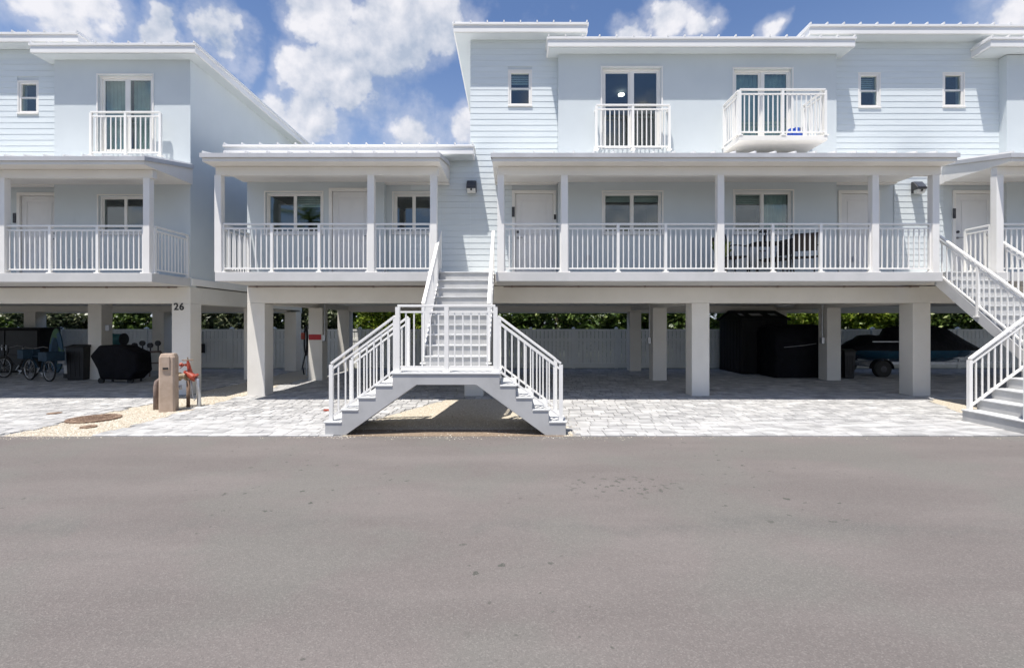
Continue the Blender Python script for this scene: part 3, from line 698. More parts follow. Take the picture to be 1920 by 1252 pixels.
# juliet rail and projecting balcony upstairs
jz = PZ(282, 11.3)
railing(h3, (PX(1118, 11.3), 11.3), (PX(1255, 11.3), 11.3), jz, jz, H_=1.07, posts=(0, .5, 1), name='juliet_railing')
for xx in (PX(1118, 11.3), PX(1255, 11.3)): box('railing_bracket', xx - .02, xx + .02, 11.32, WY, jz + .1, jz + .14, RAIL, h3); box('railing_bracket', xx - .02, xx + .02, 11.32, WY, jz + .97, jz + 1.01, RAIL, h3)
bz = 5.87; bx0, bx1 = 5.0, 6.95
box('balcony_slab', bx0, bx1, 10.66, WY - .002, bz - .11, bz, SOFFIT, h3, .01)
railing(h3, (bx0 + .03, 10.70), (bx1 - .03, 10.70), bz, bz, H_=1.04, posts=(0, .5, 1), name='balcony_railing')
railing(h3, (bx0 + .03, 10.74), (bx0 + .03, WY - .02), bz, bz, H_=1.04, posts=(0, 1), name='balcony_railing'); railing(h3, (bx1 - .03, 10.74), (bx1 - .03, WY - .02), bz, bz, H_=1.04, posts=(0, 1), name='balcony_railing')
# fittings under the house
for cx in (13.6, 14.6):
    pass
for xx, yy in ((8.55, 13.2), (9.1, 16.2), (7.0, 13.4)):
    m = MB(); m.tube([(xx, yy, 2.35), (xx, yy, 2.29), (xx, yy, 2.262)], [.30, .29, .2], 24); m.build('ceiling_light', SKYL, h3, smooth=True)
for xx, yy in ((-11.6, 13.6), (-13.9, 13.6)):
    m = MB(); m.tube([(xx, yy, 2.35), (xx, yy, 2.29), (xx, yy, 2.262)], [.30, .29, .2], 24); m.build('ceiling_light', SKYL, h1, smooth=True)
for cx in (4.2, 9.45):
    m = MB(); m.tube([(cx - .03, 14.7, 1.3), (cx - .03, 14.7, 2.3)], .016, 8); m.box(cx - .08, cx - .001, 14.64, 14.76, 1.12, 1.3); m.build('meter_box', STEEL, h3)
# downlight in the upstairs room
m = MB(); m.tube([(2.91, 12.9, 7.80), (2.91, 12.9, 7.83)], .08, 16)
lampm = bpy.data.materials.new('lit_downlight'); lampm.use_nodes = True; lp = lampm.node_tree.nodes['Principled BSDF']; lp.inputs['Emission Color'].default_value = (1, .95, .85, 1); lp.inputs['Emission Strength'].default_value = 6
m.build('room_downlight', lampm, h3)

# ------------------------------------------------------------------ house at the right edge
h4 = thing('stilt_house', 'pale blue stilt house mostly cut off by the right edge, behind the right-hand staircase', 'house', (13, 11.5, 0))
box('wall', 11.75, 25, WY, SY - .0, 2.62, 8.1, STUCCO, h4)
flat_roof(h4, PX(1858, 11.2), 25, 11.2, 17.9, 8.345); porch_roof(h4, 10.25, 25, 9.95, WY - .002); box('porch_roof_return', 10.25, 11.74, WY, SY - .03, 5.06, 5.54, SOFFIT, h4)
box('deck', 10.27, 25, DF, SY - .032, 2.625, FL, DECKM, h4, .008)
box('porch_beam', 10.28, 25, DF + .02, DF + .15, 4.88, 5.06, SOFFIT, h4, .006)
for px_ in (10.35, 13.2, 16.2, 19.2, 22.2): box('porch_post', px_ - .075, px_ + .075, DF + .015, DF + .155, FL, 4.88, WHITE, h4, .006)
railing(h4, (10.43, ry), (13.1, ry), FL, FL, posts=(0, .35, .7, 1)); column(h4, 18.5, WY - .004, z1=2.2155); railing(h4, (10.31, ry + .09), (10.31, 11.0), FL, FL)
box('beam', XC + 1.0, 25, WY, WY + .36, 2.216, 2.619, CONC, h4, .01); box('ceiling', XC + .91, 25, WY + .362, 17.9, 2.35, 2.6, SOFFIT, h4)

# ------------------------------------------------------------------ staircases
st = thing('staircase', 'white railed central staircase splitting into two short flights at its landing', 'staircase', (-1.02, 8.1, 0))
Y0, Y1 = 7.52, 8.60; r_ = .1888
prof = [(-2.904, 0), (-2.904, r_), (-2.643, r_), (-2.643, 2*r_), (-2.386, 2*r_), (-2.386, 3*r_), (-2.12, 3*r_), (-2.12, 4*r_), (-1.856, 4*r_), (-1.856, 5*r_),
        (-.193, 5*r_), (-.193, 4*r_), (.058, 4*r_), (.058, 3*r_), (.315, 3*r_), (.315, 2*r_), (.572, 2*r_), (.572, r_), (.837, r_), (.837, 0),
        (.522, 0), (-.557, .783), (-1.483, .783), (-2.593, 0)]
MB().prism(prof, 'y', Y0, Y1).build('landing_and_flights', STAIRC, st, bevel=.006)
for i, (a, b) in enumerate(((-2.904, -2.643), (-2.643, -2.386), (-2.386, -2.12), (-2.12, -1.856))):
    box('tread', a - .018, b - .002, Y0 - .012, Y1 + .01, (i + 1) * r_ + .001, (i + 1) * r_ + .026, TREAD, st, .005)
for i, (a, b) in enumerate(((.572, .837), (.315, .572), (.058, .315), (-.193, .058))):
    box('tread', a + .002, b + .018, Y0 - .012, Y1 + .01, (i + 1) * r_ + .001, (i + 1) * r_ + .026, TREAD, st, .005)
box('landing_slab', -1.875, -.175, Y0 - .014, Y1 - .02, 5 * r_ + .001, 5 * r_ + .028, TREAD, st, .005)
mr, mt, my = .1876, .2055, 8.60; zl = .944; mp = [(my, zl - .16)]
for i in range(1, 11): mp += [(my + (i - 1) * mt, zl + i * mr - (mr if i > 1 else mr)), (my + (i - 1) * mt, zl + i * mr)]
mp += [(my + 10 * mt, zl + 10 * mr), (my + 10 * mt, zl + 10 * mr - .2)]
mp[1] = (my, zl)
XM0, XM1 = -1.56, -.44
MB().prism(mp, 'x', XM0, XM1).build('main_flight', STAIRC, st, bevel=.004)
for i in range(1, 11):
    box('tread', XM0 - .004, XM1 + .004, my + (i - 1) * mt - .022, my + i * mt - .002, zl + i * mr + .001, zl + i * mr + .028, TREAD, st, .004)
for sx in (XM0 - .045, XM1 + .006):      # side stringers
    MB().prism([(my + .0, zl - .1), (my, zl + .12), (my + 10 * mt, zl + 10 * mr + .06), (my + 10 * mt, zl + 10 * mr - .24)], 'x', sx, sx + .039).build('stringer', STAIRC, st, bevel=.004)
box('upper_landing', -1.598, -.342, my + 10 * mt + .001, 11.67, 2.64, FL + .001, SOFFIT, st)
for px_ in (-1.74, -.31): box('landing_post', px_ - .05, px_ + .05, Y0 + .02, Y0 + .12, zl + .03, zl + 1.08, RAIL, st, .004) if False else None
box('pier', -1.22, -.86, 8.12, 8.48, 0, .782, STAIRC, st, .01) if False else None
def flight_rail(xa, xb, za, zb, yy, n=2):
    # za,zb: top-rail heights
    railing(st, (xa, yy), (xb, yy), za - .92, zb - .92, H_=.92, posts=[i / (n) for i in range(n + 1)] if n else (0, 1), post_w=.058, base_drop=.06, bot=.06, name='flight_railing')
for yy in (Y0 + .07, Y1 - .06):
    flight_rail(-2.83, -1.83, 1.13, 1.87, yy, 1); flight_rail(.765, -.22, 1.13, 1.87, yy, 1)
railing(st, (-1.79, Y0 + .07), (-.26, Y0 + .07), zl + .028, zl + .028, H_=1.06, posts=(0, .5, 1), post_w=.066, name='landing_railing', sp=.125)
for xx in (-1.585, -.415):
    railing(st, (xx, 8.64), (xx, 10.72), 1.135, 2.82, H_=.97, posts=(0, .5, 1), post_w=.05, base_drop=.12, bot=.11, name='stair_railing')
st2 = copy_tree(st); st2.location.x += 10.9
st2['label'] = 'white railed staircase at the right edge rising past the jet ski trailer'

# ------------------------------------------------------------------ wall lamps
def lamp_at(x, z, y, label):
    t = thing('wall_lamp', label, 'wall lamp', (x, y, z), 'solar wall lamps on the siding')
    m = MB(); m.box(x - .115, x + .115, y - .06, y - .002, z - .12, z + .15); m.prism([(y - .06, z + .15), (y - .2, z - .02), (y - .2, z - .06), (y - .06, z - .06)], 'x', x - .115, x + .115)
    m.build('housing', BRONZE, t, bevel=.008)
    m = MB(); m.prism([(y - .075, z + .148), (y - .203, z - .008), (y - .198, z - .014), (y - .07, z + .142)], 'x', x - .10, x + .10); m.build('solar_panel', SOLAR, t)
    m = MB(); m.prism([(y - .06, z - .061), (y - .185, z - .061), (y - .15, z - .14), (y - .06, z - .15)], 'x', x - .10, x + .10); m.build('lens', LAMPG, t, bevel=.006)
    m = MB(); m.tube([(x, y - .17, z - .09), (x, y - .195, z - .09)], .022, 12); m.build('sensor', BLACKP, t)
lamp_at(-.97, 5.0, 11.675, 'dark solar wall lamp on the shaded siding above the central stairs')
lamp_at(9.73, 4.98, 11.675, 'dark solar wall lamp on the sunlit siding above the right-hand stairs')

# ------------------------------------------------------------------ fence
fc = thing('fence', 'long white vinyl privacy fence closing off the carports at the back', 'fence', (0, 18.6, 0))
FY = 18.6; ft = PZ(617, FY)
x = -20.6; nb = 0
pk = .148
while x < 20.6:
    piece('fence_post', .12, .12, ft + .03, VINYL, fc, x, FY, 0); 
    q = ('cap',)
    if q not in _cache:
        me = bpy.data.meshes.new('post_cap'); me.from_pydata([(-.07, -.07, 0), (.07, -.07, 0), (.07, .07, 0), (-.07, .07, 0), (0, 0, .06)], [], [(0, 1, 4), (1, 2, 4), (2, 3, 4), (3, 0, 4), (3, 2, 1, 0)]); me.materials.append(VINYL); _cache[q] = me
    o = link('post_cap', _cache[q], None, fc); o.location = Vector((x, FY, ft + .031)) - wloc(fc)
    for zz, hh_ in ((.012, .188), (ft - .45, .09), (ft - .07, .07)): piece('fence_rail', 1.64 - .122, .05, hh_, VINYL, fc, x + .82, FY, zz)
    for i in range(10):
        xx = x + .06 + (i + .5) * 1.52 / 10
        piece('picket', 1.52 / 10 - .013, .022, ft - .45 - .2 - .002, VINYL, fc, xx, FY - .0, .201)
        piece('upper_picket', 1.52 / 10 - .018, .020, .31 - .002 - .0, VINYL, fc, xx, FY + .0, ft - .359)
    x += 1.64

# ------------------------------------------------------------------ shrubs behind the fence
def leaf_mesh(name, seed, w, d, h, n, ls, mm, clumps=60, z0=.2, elong=1.9):
    rg = random.Random(seed); m = MB(); cs = []
    for _ in range(clumps):
        cs.append((rg.uniform(-w/2, w/2), rg.uniform(-d/2, d/2), rg.uniform(z0, h), rg.uniform(.14, .34)))
    vs = []; fs = []
    for i in range(n):
        c_ = rg.choice(cs)
        a, b = rg.uniform(0, 6.283), math.acos(rg.uniform(-1, 1)); rad = c_[3] * (rg.random() ** .45)
        ctr = Vector((c_[0] + rad * math.sin(b) * math.cos(a), c_[1] + rad * math.sin(b) * math.sin(a), max(.05, c_[2] + rad * math.cos(b))))
        s = ls * rg.uniform(.6, 1.25)
        dr = Vector((rg.gauss(0, 1), rg.gauss(0, 1) - .3, rg.gauss(.1, .7))).normalized(); sd = dr.cross(Vector((rg.gauss(0, 1), rg.gauss(0, 1), rg.gauss(0, 1)))).normalized()
        nn = dr.cross(sd); L = s * elong / 2; b0 = len(vs)
        vs += [ctr - dr * L, ctr + sd * s * .42 - nn * s * .1, ctr + dr * L + nn * s * -.18, ctr - sd * s * .42 - nn * s * .1]
        fs.append((b0, b0 + 1, b0 + 2)); fs.append((b0, b0 + 2, b0 + 3))
    me = bpy.data.meshes.new(name); me.from_pydata([tuple(v) for v in vs], [], fs); me.materials.append(mm); return me
shr = [(-19.0, 3.6, LF_VAR, .13, 'pale variegated shrub behind the fence at the far left, above the storage cabinet'),
       (-15.6, 3.6, LF_DARK, .11, 'dark green shrub behind the fence beyond the colourful bodyboard and the trash bin'),
       (-12.2, 3.4, LF_VAR, .13, 'cream-flecked shrub behind the fence, right of the covered grill'),
       (-9.0, 3.4, LF_VAR, .11, 'sage variegated shrub behind the fence seen between the two left houses'),
       (-5.0, 2.8, LF_BRIGHT, .11, 'bright green shrub behind the fence left of the central staircase'),
       (-1.6, 4.2, LF_DARK, .11, 'dark shrub behind the fence hidden largely by the central staircase'),
       (2.7, 4.6, LF_DARK, .12, 'dark green shrub row behind the fence right of the central stairs'),
       (6.9, 3.8, LF_DARK, .12, 'dark leafy shrub behind the fence left of the black garden shed'),
       (11.3, 3.2, LF_BRIGHT, .11, 'bright yellow-green shrub behind the fence right of the black garden shed'),
       (14.4, 3.4, LF_BRIGHT, .12, 'light green shrub behind the fence above the covered jet ski'),
       (18.2, 4.4, LF_DARK, .12, 'dark shrub behind the fence next to the right-hand staircase')]
for i, (sx, sw_, mm, ls, lab) in enumerate(shr):
    t = thing('shrub', lab, 'shrub', (sx, 20.7, 0), None)
    me = leaf_mesh('foliage', 50 + i, sw_, 1.5, 3.0, int(sw_ * 3000), ls, mm, int(sw_ * 60), .7); o = link('foliage', me, None, t)
    m = MB()
    for k in range(6):
        a = random.uniform(-sw_ / 2.4, sw_ / 2.4); m.tube([(sx + a, 20.7, 0), (sx + a * 1.05, 20.7, 1.1), (sx + a * 1.1, 20.8, 2.4)], [.035, .025, .01], 6)
    m.build('stem', BARK, t)
o = link('tree_belt', leaf_mesh('tree_belt', 99, 54, 2.4, 4.0, 42000, .26, LF_DARK, 1500, .3)); o.location = (0, 23.6, 0)
o['kind'] = 'stuff'; o['label'] = 'dark mass of trees filling in behind the shrubs and fence'; o['category'] = 'trees'

# ------------------------------------------------------------------ things under the left house
def at(x, y, z=0.): return (x, y, z)
t = thing('storage_cabinet', 'black storage cabinet against the fence at the far left', 'cabinet', (-17.3, 17.2, 0))
box('body', -18.6, -16.3, 16.7, 17.5, .05, 1.52, SHEDM, t, .02); box('lid', -18.63, -16.27, 16.66, 17.54, 1.522, 1.58, SHEDM, t, .015)
for a in (-18.58, -17.44): box('cabinet_door', a, a + 1.1, 16.67, 16.698, .1, 1.48, BLACKP, t, .008)
for a in (-17.52, -17.38): box('handle', a - .012, a + .012, 16.63, 16.668, .8, .98, STEEL, t)

def bicycle(loc, rot, label, frame_m, basket=True):
    t = thing('bicycle', label, 'bicycle', (0, 0, 0), 'bicycles parked under the left house')
    R_ = .31
    for nm, cx in (('wheel', -.52), ('wheel', .52)):
        pts = [(cx + R_ * math.cos(a), 0, R_ + .015 + R_ * math.sin(a)) for a in [2 * math.pi * k / 32 for k in range(33)]]
        w = MB().tube(pts, .024, 8, cap=False).build(nm, TYRE, t, smooth=True)
        pts = [(cx + (R_ - .035) * math.cos(a), 0, R_ + .015 + (R_ - .035) * math.sin(a)) for a in [2 * math.pi * k / 32 for k in range(33)]]
        MB().tube(pts, .011, 6, cap=False).build('rim', RIM, w, smooth=True)
        s = MB()
        for k in range(16):
            a = 2 * math.pi * k / 16; s.tube([(cx, .02 * (-1) ** k, R_ + .015), (cx + (R_ - .03) * math.cos(a), 0, R_ + .015 + (R_ - .03) * math.sin(a))], .0022, 4)
        s.tube([(cx, -.05, R_ + .015), (cx, .05, R_ + .015)], .02, 8); s.build('spokes', RIM, w)
        f = MB(); fp = [(cx + (R_ + .05) * math.cos(a), 0, R_ + .015 + (R_ + .05) * math.sin(a)) for a in [math.pi * (.05 + .9 * k / 14) for k in range(15)]]
        for p0_, p1_ in zip(fp[:-1], fp[1:]): f.bar(p0_, p1_, .05, .006)
        f.build('mudguard', frame_m, w)
    m = MB(); hub = R_ + .015; bb = (-.08, 0, .27); sh = (-.23, 0, .72); hd = (.36, 0, .80)
    for a, b in ((bb, sh), (bb, (.38, 0, .66)), (sh, (.37, 0, .74)), ((-.52, .03, hub), bb), ((-.52, .03, hub), (-.22, 0, .66)), (hd, (.52, .03, hub)), (hd, (.33, 0, .95))): m.tube([a, b], .016, 8)
    m.build('frame', frame_m, t, smooth=True)
    m = MB(); m.tube([(.22, -.30, .97), (.30, -.22, 1.0), (.33, 0, .95), (.30, .22, 1.0), (.22, .30, .97)], .012, 8); m.build('handlebar', RIM, t, smooth=True)
    m = MB(); m.tube([(-.36, 0, .80), (-.28, 0, .815), (-.12, 0, .80)], [.09, .075, .02], 10); m.tube([(-.23, 0, .7), (-.25, 0, .79)], .014, 8); m.build('saddle', BLACKP, t, smooth=True)
    m = MB(); m.tube([(-.08, -.09, .27), (-.08, .09, .27)], .012, 8); m.tube([(-.08, -.02, .27), (-.08, -.03, .27)], .085, 16); m.bar((-.08, -.08, .27), (.03, -.08, .13), .02); m.bar((-.08, .08, .27), (-.19, .08, .41), .02); m.box(-.01, .07, -.15, -.08, .12, .14); m.build('crank', STEEL, t)
    if basket:
        b = MB(); b.box(.42, .74, -.2, .2, .66, .68); b.box(.42, .43, -.2, .2, .68, .92); b.box(.73, .74, -.2, .2, .68, .92); b.box(.43, .73, -.2, -.19, .68, .92); b.box(.43, .73, .19, .2, .68, .92); b.build('basket', NAVY, t, bevel=.01)
        b = MB(); b.box(-.86, -.42, -.22, .22, .62, .64); b.box(-.86, -.42, -.22, -.2, .64, .88); b.box(-.86, -.42, .2, .22, .64, .88); b.box(-.86, -.84, -.2, .2, .64, .88); b.box(-.44, -.42, -.2, .2, .64, .88); b.build('rear_crate', NAVY, t, bevel=.01)
        bx = MB(); bx.box(-.80, -.46, -.232, -.221, .52, .63); bx.build('pale_plate', PLATE, t)
    t.location = loc; t.rotation_euler = (0, 0, rot); return t
bicycle((PX(80, 14.6), 14.5, .01), R(158), 'bicycle with navy crates, nearest the black bin under the left house', NAVY)
bicycle((PX(38, 15.3), 15.2, .01), R(170), 'dark bicycle at the far left, half behind the one with crates', BLACKP, False)

t = thing('bodyboard', 'green and blue bodyboard standing upright left of the trash bin', 'bodyboard', (PX(106, 15.9), 15.9, 0))
prf = []
for k in range(28):
    a = 2 * math.pi * k / 28; prf.append((t.location.x + .23 * math.cos(a) * (1 - .18 * max(0, math.sin(a))), .83 + .74 * math.sin(a)))
MB().prism(prf, 'y', 15.87, 15.92).build('board', GREENB, t, bevel=.012)
prf2 = [(t.location.x + (u - t.location.x) * .5 - .02, .78 + (v - .78) * .6) for u, v in prf]; MB().prism(prf2, 'y', 15.860, 15.869).build('graphic', NAVY, t)
def bin_(x0, x1, y0, y1, h, label, nm='trash_bin', cat='bin'):
    t = thing(nm, label, cat, ((x0 + x1) / 2, (y0 + y1) / 2, 0)); s = .03
    m = MB(); m.add([(x0 + s, y0 + s, .03), (x1 - s, y0 + s, .03), (x1 - s, y1 - s, .03), (x0 + s, y1 - s, .03), (x0, y0, h), (x1, y0, h), (x1, y1, h), (x0, y1, h)],
                    [(0, 3, 2, 1), (4, 5, 6, 7), (0, 1, 5, 4), (1, 2, 6, 5), (2, 3, 7, 6), (3, 0, 4, 7)])
    for k in range(1, 4): xx = x0 + (x1 - x0) * k / 4; m.bar((xx, y0 + s * .8, .12), (xx, y0 - .002, h - .1), .02)
    m.build('body', BLACKP, t, bevel=.015)
    m = MB(); m.prism([(y0 - .03, h + .002), (y1 + .01, h + .002), (y1 + .01, h + .07), ((y0 + y1) / 2, h + .09), (y0 - .03, h + .03)], 'x', x0 - .02, x1 + .02); m.build('lid', BLACKP, t, bevel=.01)
    for xx in (x0 + .01, x1 - .06): m = MB(); m.tube([(xx, y1 - .02, .08), (xx + .05, y1 - .02, .08)], .08, 14); m.build('wheel', TYRE, t)
    return t
bin_(PX(134, 14.75), PX(134, 14.75) + .54, 14.55, 15.1, 1.0, 'tall black trash bin left of the covered grill')
# grill with cover
t = thing('covered_grill', 'black fabric covered barbecue grill standing in front of a carport column', 'grill', (PX(213, 13.85), 14.15, 0))
gx = t.location.x; gy = 14.15
pr = [(-.72, .80), (-.46, 1.10), (.22, 1.10), (.34, 1.02), (.66, .88), (.69, .34), (.50, .16), (.46, .10), (-.42, .13), (-.50, .42)]
m = MB(); nn = len(pr); layers = [(-.30, .93), (-.24, 1.), (.24, 1.), (.32, .93)]; vs = []
for yy, sc in layers:
    for k, (u, v) in enumerate(pr): vs.append((gx + u * sc + random.uniform(-.01, .01), gy + yy, .6 + (v - .6) * sc))
fs = [tuple(reversed(range(nn))), tuple(range(3 * nn, 4 * nn))]
for l in range(3):
    for k in range(nn): fs.append((l * nn + k, l * nn + (k + 1) % nn, (l + 1) * nn + (k + 1) % nn, (l + 1) * nn + k))
m.add(vs, fs); m.build('cover', COVER, t, bevel=.03, seg=3)
for sx in (-.44, .40):
    m = MB(); m.tube([(gx + sx, gy - .22, .085), (gx + sx, gy - .17, .085)], .085, 18); m.build('wheel', TYRE, t)
    m = MB(); m.box(gx + sx - .02, gx + sx + .02, gy + .18, gy + .22, 0, .3); m.build('leg', BLACKP, t)
t = thing('hose_reel', 'teal hose reel mounted behind the covered grill', 'hose reel', (PX(221, 16), 16, 0))
m = MB(); hx, hz = t.location.x, PZ(636, 16); m.tube([(hx - .2, 16, hz), (hx + .18, 16, hz)], .15, 20); m.build('drum', TEALP, t)
for sx in (-.21, .19): m = MB(); m.tube([(hx + sx, 16, hz), (hx + sx + .025, 16, hz)], .2, 22); m.build('flange', BLACKP, t)
m = MB()
for k in range(9): xx = hx - .17 + k * .04; m.tube([(xx, 16 + .165 * math.cos(a), hz + .165 * math.sin(a)) for a in [2 * math.pi * j / 16 for j in range(17)]], .018, 6, cap=False)
m.build('hose', TEALP, t, smooth=True)
m = MB(); m.bar((hx, 16.02, 0), (hx, 16.02, hz - .14), .05); m.build('stand', STEEL, t)
t = thing('valve_manifold', 'low pipework with four dark valve wheels right of the covered grill', 'pipework', (PX(275, 15.6), 15.6, 0))
m = MB(); vx = t.location.x; m.tube([(vx - .5, 15.6, .78), (vx + .45, 15.6, .82)], .035, 10); m.tube([(vx - .5, 15.6, .78), (vx - .55, 15.6, .3), (vx - .55, 15.6, 0)], .035, 10); m.tube([(vx + .45, 15.6, .82), (vx + .5, 15.6, .4), (vx + .5, 15.6, 0)], .035, 10)
m.tube([(vx - .5, 15.6, .42), (vx + .5, 15.6, .46)], .022, 8); m.tube([(vx + .1, 15.6, .8), (vx + .1, 15.6, 0)], .02, 8); m.build('pipe', PIPE, t, smooth=True)
for k in range(4):
    q = vx - .38 + k * .25; m = MB(); zz = 1.02 + (k % 2) * .07; m.tube([(q, 15.6, .8), (q, 15.6, zz)], .018, 8); m.tube([(q, 15.56, zz), (q, 15.62, zz)], [.085, .085], 12); m.build('valve', BLACKP, t)
t = thing('bucket', 'small white bucket on the paving left of the trash bin', 'bucket', (PX(128.5, 15.3), 15.3, 0))
m = MB(); m.tube([(t.location.x, 15.3, .15), (t.location.x, 15.3, .42)], [.10, .13], 18); m.build('pail', WHITE, t, smooth=False)
m = MB(); m.tube([(t.location.x + .13 * math.cos(a), 15.3, .42 + .1 * math.sin(a)) for a in [math.pi * k / 10 for k in range(11)]], .005, 5); m.build('bucket_handle', STEEL, t)
m = MB(); m.tube([(t.location.x, 15.3, 0), (t.location.x, 15.3, .149)], [.13, .12], 14); m.build('stand', BLACKP, t)
# hose hanging beside the second-row column
t = thing('hanging_hose', 'dark garden hose coiled against the fence left of the column with the red plate', 'hose', (PX(573, 16), 16, 0))
m = MB(); hx = t.location.x; rg = random.Random(4)
for k in range(3): m.tube([(hx + .05 * math.cos(a) + .02 * k, 16 - .02 * k, 1.15 + (.42 + .03 * k) * math.sin(a)) for a in [2 * math.pi * j / 20 for j in range(21)]], .02, 6, cap=False)
m.tube([(hx, 16, .75), (hx - .1, 16, .3), (hx - .05, 16, .04)], .022, 6); m.build('coil', BLACKP, t, smooth=True)
m = MB(); m.box(hx - .12, hx + .0, 15.9, 15.98, 1.2, 1.42); m.build('nozzle_holder', REDV, t, bevel=.02)
m = MB(); m.bar((hx + .02, 16.05, 0), (hx + .02, 16.05, 1.62), .04); m.build('stand', STEEL, t)
t = thing('wheeled_cart', 'dark scoop hanging on a hook on the fence, right of the number 26 column', 'scoop', (PX(378, 17.5), 18.4, 0))
t.name = 'hanging_scoop'
sx = PX(379, 18.4); m = MB(); m.tube([(sx, 18.45, 1.42), (sx, 18.45, .95)], .012, 6); m.box(sx - .07, sx + .07, 18.42, 18.47, .6, .95); m.build('blade', BLACKP, t, bevel=.01)

# ------------------------------------------------------------------ bollard, backflow valve, covers
bx_, by_ = PX(305, 9.45), 9.62
t = thing('bollard', 'square taupe utility bollard with a small hood on the gravel strip', 'bollard', (bx_, by_, 0))
hw, ht_ = .140, PZ(665, 9.45)
m = MB(); rot = R(18); 
def rp(u, v): return (bx_ + u * math.cos(rot) - v * math.sin(rot), by_ + u * math.sin(rot) + v * math.cos(rot))
def ring(hw_, z_, ch): 
    pts = [(-hw_ + ch, -hw_), (hw_ - ch, -hw_), (hw_, -hw_ + ch), (hw_, hw_ - ch), (hw_ - ch, hw_), (-hw_ + ch, hw_), (-hw_, hw_ - ch), (-hw_, -hw_ + ch)]
    return [(*rp(u, v), z_) for u, v in pts]
vs = ring(hw, 0, .03) + ring(hw * .97, ht_ - .06, .03) + ring(hw * .80, ht_ + .015, .03)
m.add(vs, [tuple(range(16, 24))] + [(i, (i + 1) % 8, (i + 1) % 8 + 8, i + 8) for i in range(8)] + [(i + 8, (i + 1) % 8 + 8, (i + 1) % 8 + 16, i + 16) for i in range(8)])
m.build('body', TAUPE, t, bevel=.006)
def rbox(m, u0, u1, v0, v1, z0, z1):
    q = [(*rp(u, v), z) for z in (z0, z1) for u, v in ((u0, v0), (u1, v0), (u1, v1), (u0, v1))]
    m.add(q, [(3, 2, 1, 0), (4, 5, 6, 7), (0, 1, 5, 4), (1, 2, 6, 5), (2, 3, 7, 6), (3, 0, 4, 7)])
m = MB(); rbox(m, -.075, .06, -.158, -.134, .82, 1.09); m.build('hood', TAUPE, t, bevel=.01)
m = MB(); rbox(m, -.055, .04, -.164, -.152, .835, .872); m.build('slot', INK, t, bevel=.004)
t = thing('backflow_preventer', 'red and brown backflow valve assembly on the gravel behind the bollard', 'valve assembly', (PX(350, 10.1), 10.1, 0))
vy = 10.05
def vp(x, y): return (PX(x, vy), vy, PZ(y, vy))
m = MB(); X_ = PX(292.5, 9.75); m.tube([(X_, 9.75, 0), (X_, 9.75, PZ(725, 9.75)), (X_ + .01, 9.77, PZ(716, 9.75)), (X_ + .06, 9.8, PZ(711, 9.75)), (X_ + .25, 9.9, PZ(710, 9.75)), (PX(335, vy), vy, PZ(706, vy))], .048, 14)
m.build('inlet_pipe', PIPE, t, smooth=True)
m = MB(); m.tube([(PX(336, vy), vy, PZ(706, vy)), (PX(352, vy), vy, PZ(704, vy))], .06, 14); m.tube([(PX(334, vy), vy, PZ(706, vy)), (PX(337, vy), vy, PZ(706, vy))], .09, 14); m.tube([(PX(349, vy), vy, PZ(705, vy)), (PX(351, vy), vy, PZ(705, vy))], .09, 14); m.build('brass_body', BRASS, t, smooth=False)
m = MB(); m.tube([vp(350, 698), vp(356, 702), vp(362, 707), vp(367, 712)], [.045, .065, .075, .05], 14); m.tube([vp(358, 704), vp(355, 692), vp(353, 682), vp(352, 675)], [.055, .04, .032, .015], 12)
m.tube([vp(350, 700), vp(351.5, 698)], .07, 14); m.tube([(PX(366, vy), vy, PZ(704, vy)), (PX(368, vy), vy, PZ(706, vy))], .065, 14); m.build('valve_body', REDV, t, smooth=False)
m = MB(); c0 = vp(352, 675); pts = [(c0[0] + .095 * math.cos(a), c0[1] + .095 * math.sin(a), c0[2]) for a in [2 * math.pi * k / 20 for k in range(21)]]; m.tube(pts, .010, 6, cap=False)
for k in range(4): a = k * math.pi / 2 + .4; m.tube([c0, (c0[0] + .095 * math.cos(a), c0[1] + .095 * math.sin(a), c0[2])], .007, 5)
m.tube([(c0[0], c0[1], c0[2] - .02), (c0[0], c0[1], c0[2] + .06)], .011, 6); m.build('handwheel', RUST, t)
m = MB(); m.tube([vp(337, 691), vp(345, 685), vp(349, 684)], [.008, .01, .03], 8); m.tube([vp(341, 684), vp(338, 683)], .04, 10); m.tube([vp(349, 684), vp(341, 684)], .022, 8); m.build('side_valve', REDV, t)
m = MB(); X_ = PX(353, vy); m.tube([(X_, vy, PZ(712, vy)), (X_, vy, 0)], .034, 12); m.build('stand_pipe', RUST, t, smooth=True)
m = MB(); X2 = PX(372, vy); m.tube([vp(367, 710), vp(371, 712), (X2, vy, .4), (X2 + .02, vy, .0)], [.045, .04, .036, .04], 12); m.build('outlet_pipe', STEEL, t, smooth=True)
m = MB(); m.tube([vp(359, 712), vp(360, 730), vp(362, 745), vp(365, 750), vp(368, 745), vp(371, 730)], .010, 8); m.tube([vp(337, 722), vp(338, 730)], .035, 8); m.build('drain_hose', STEEL, t, smooth=True)
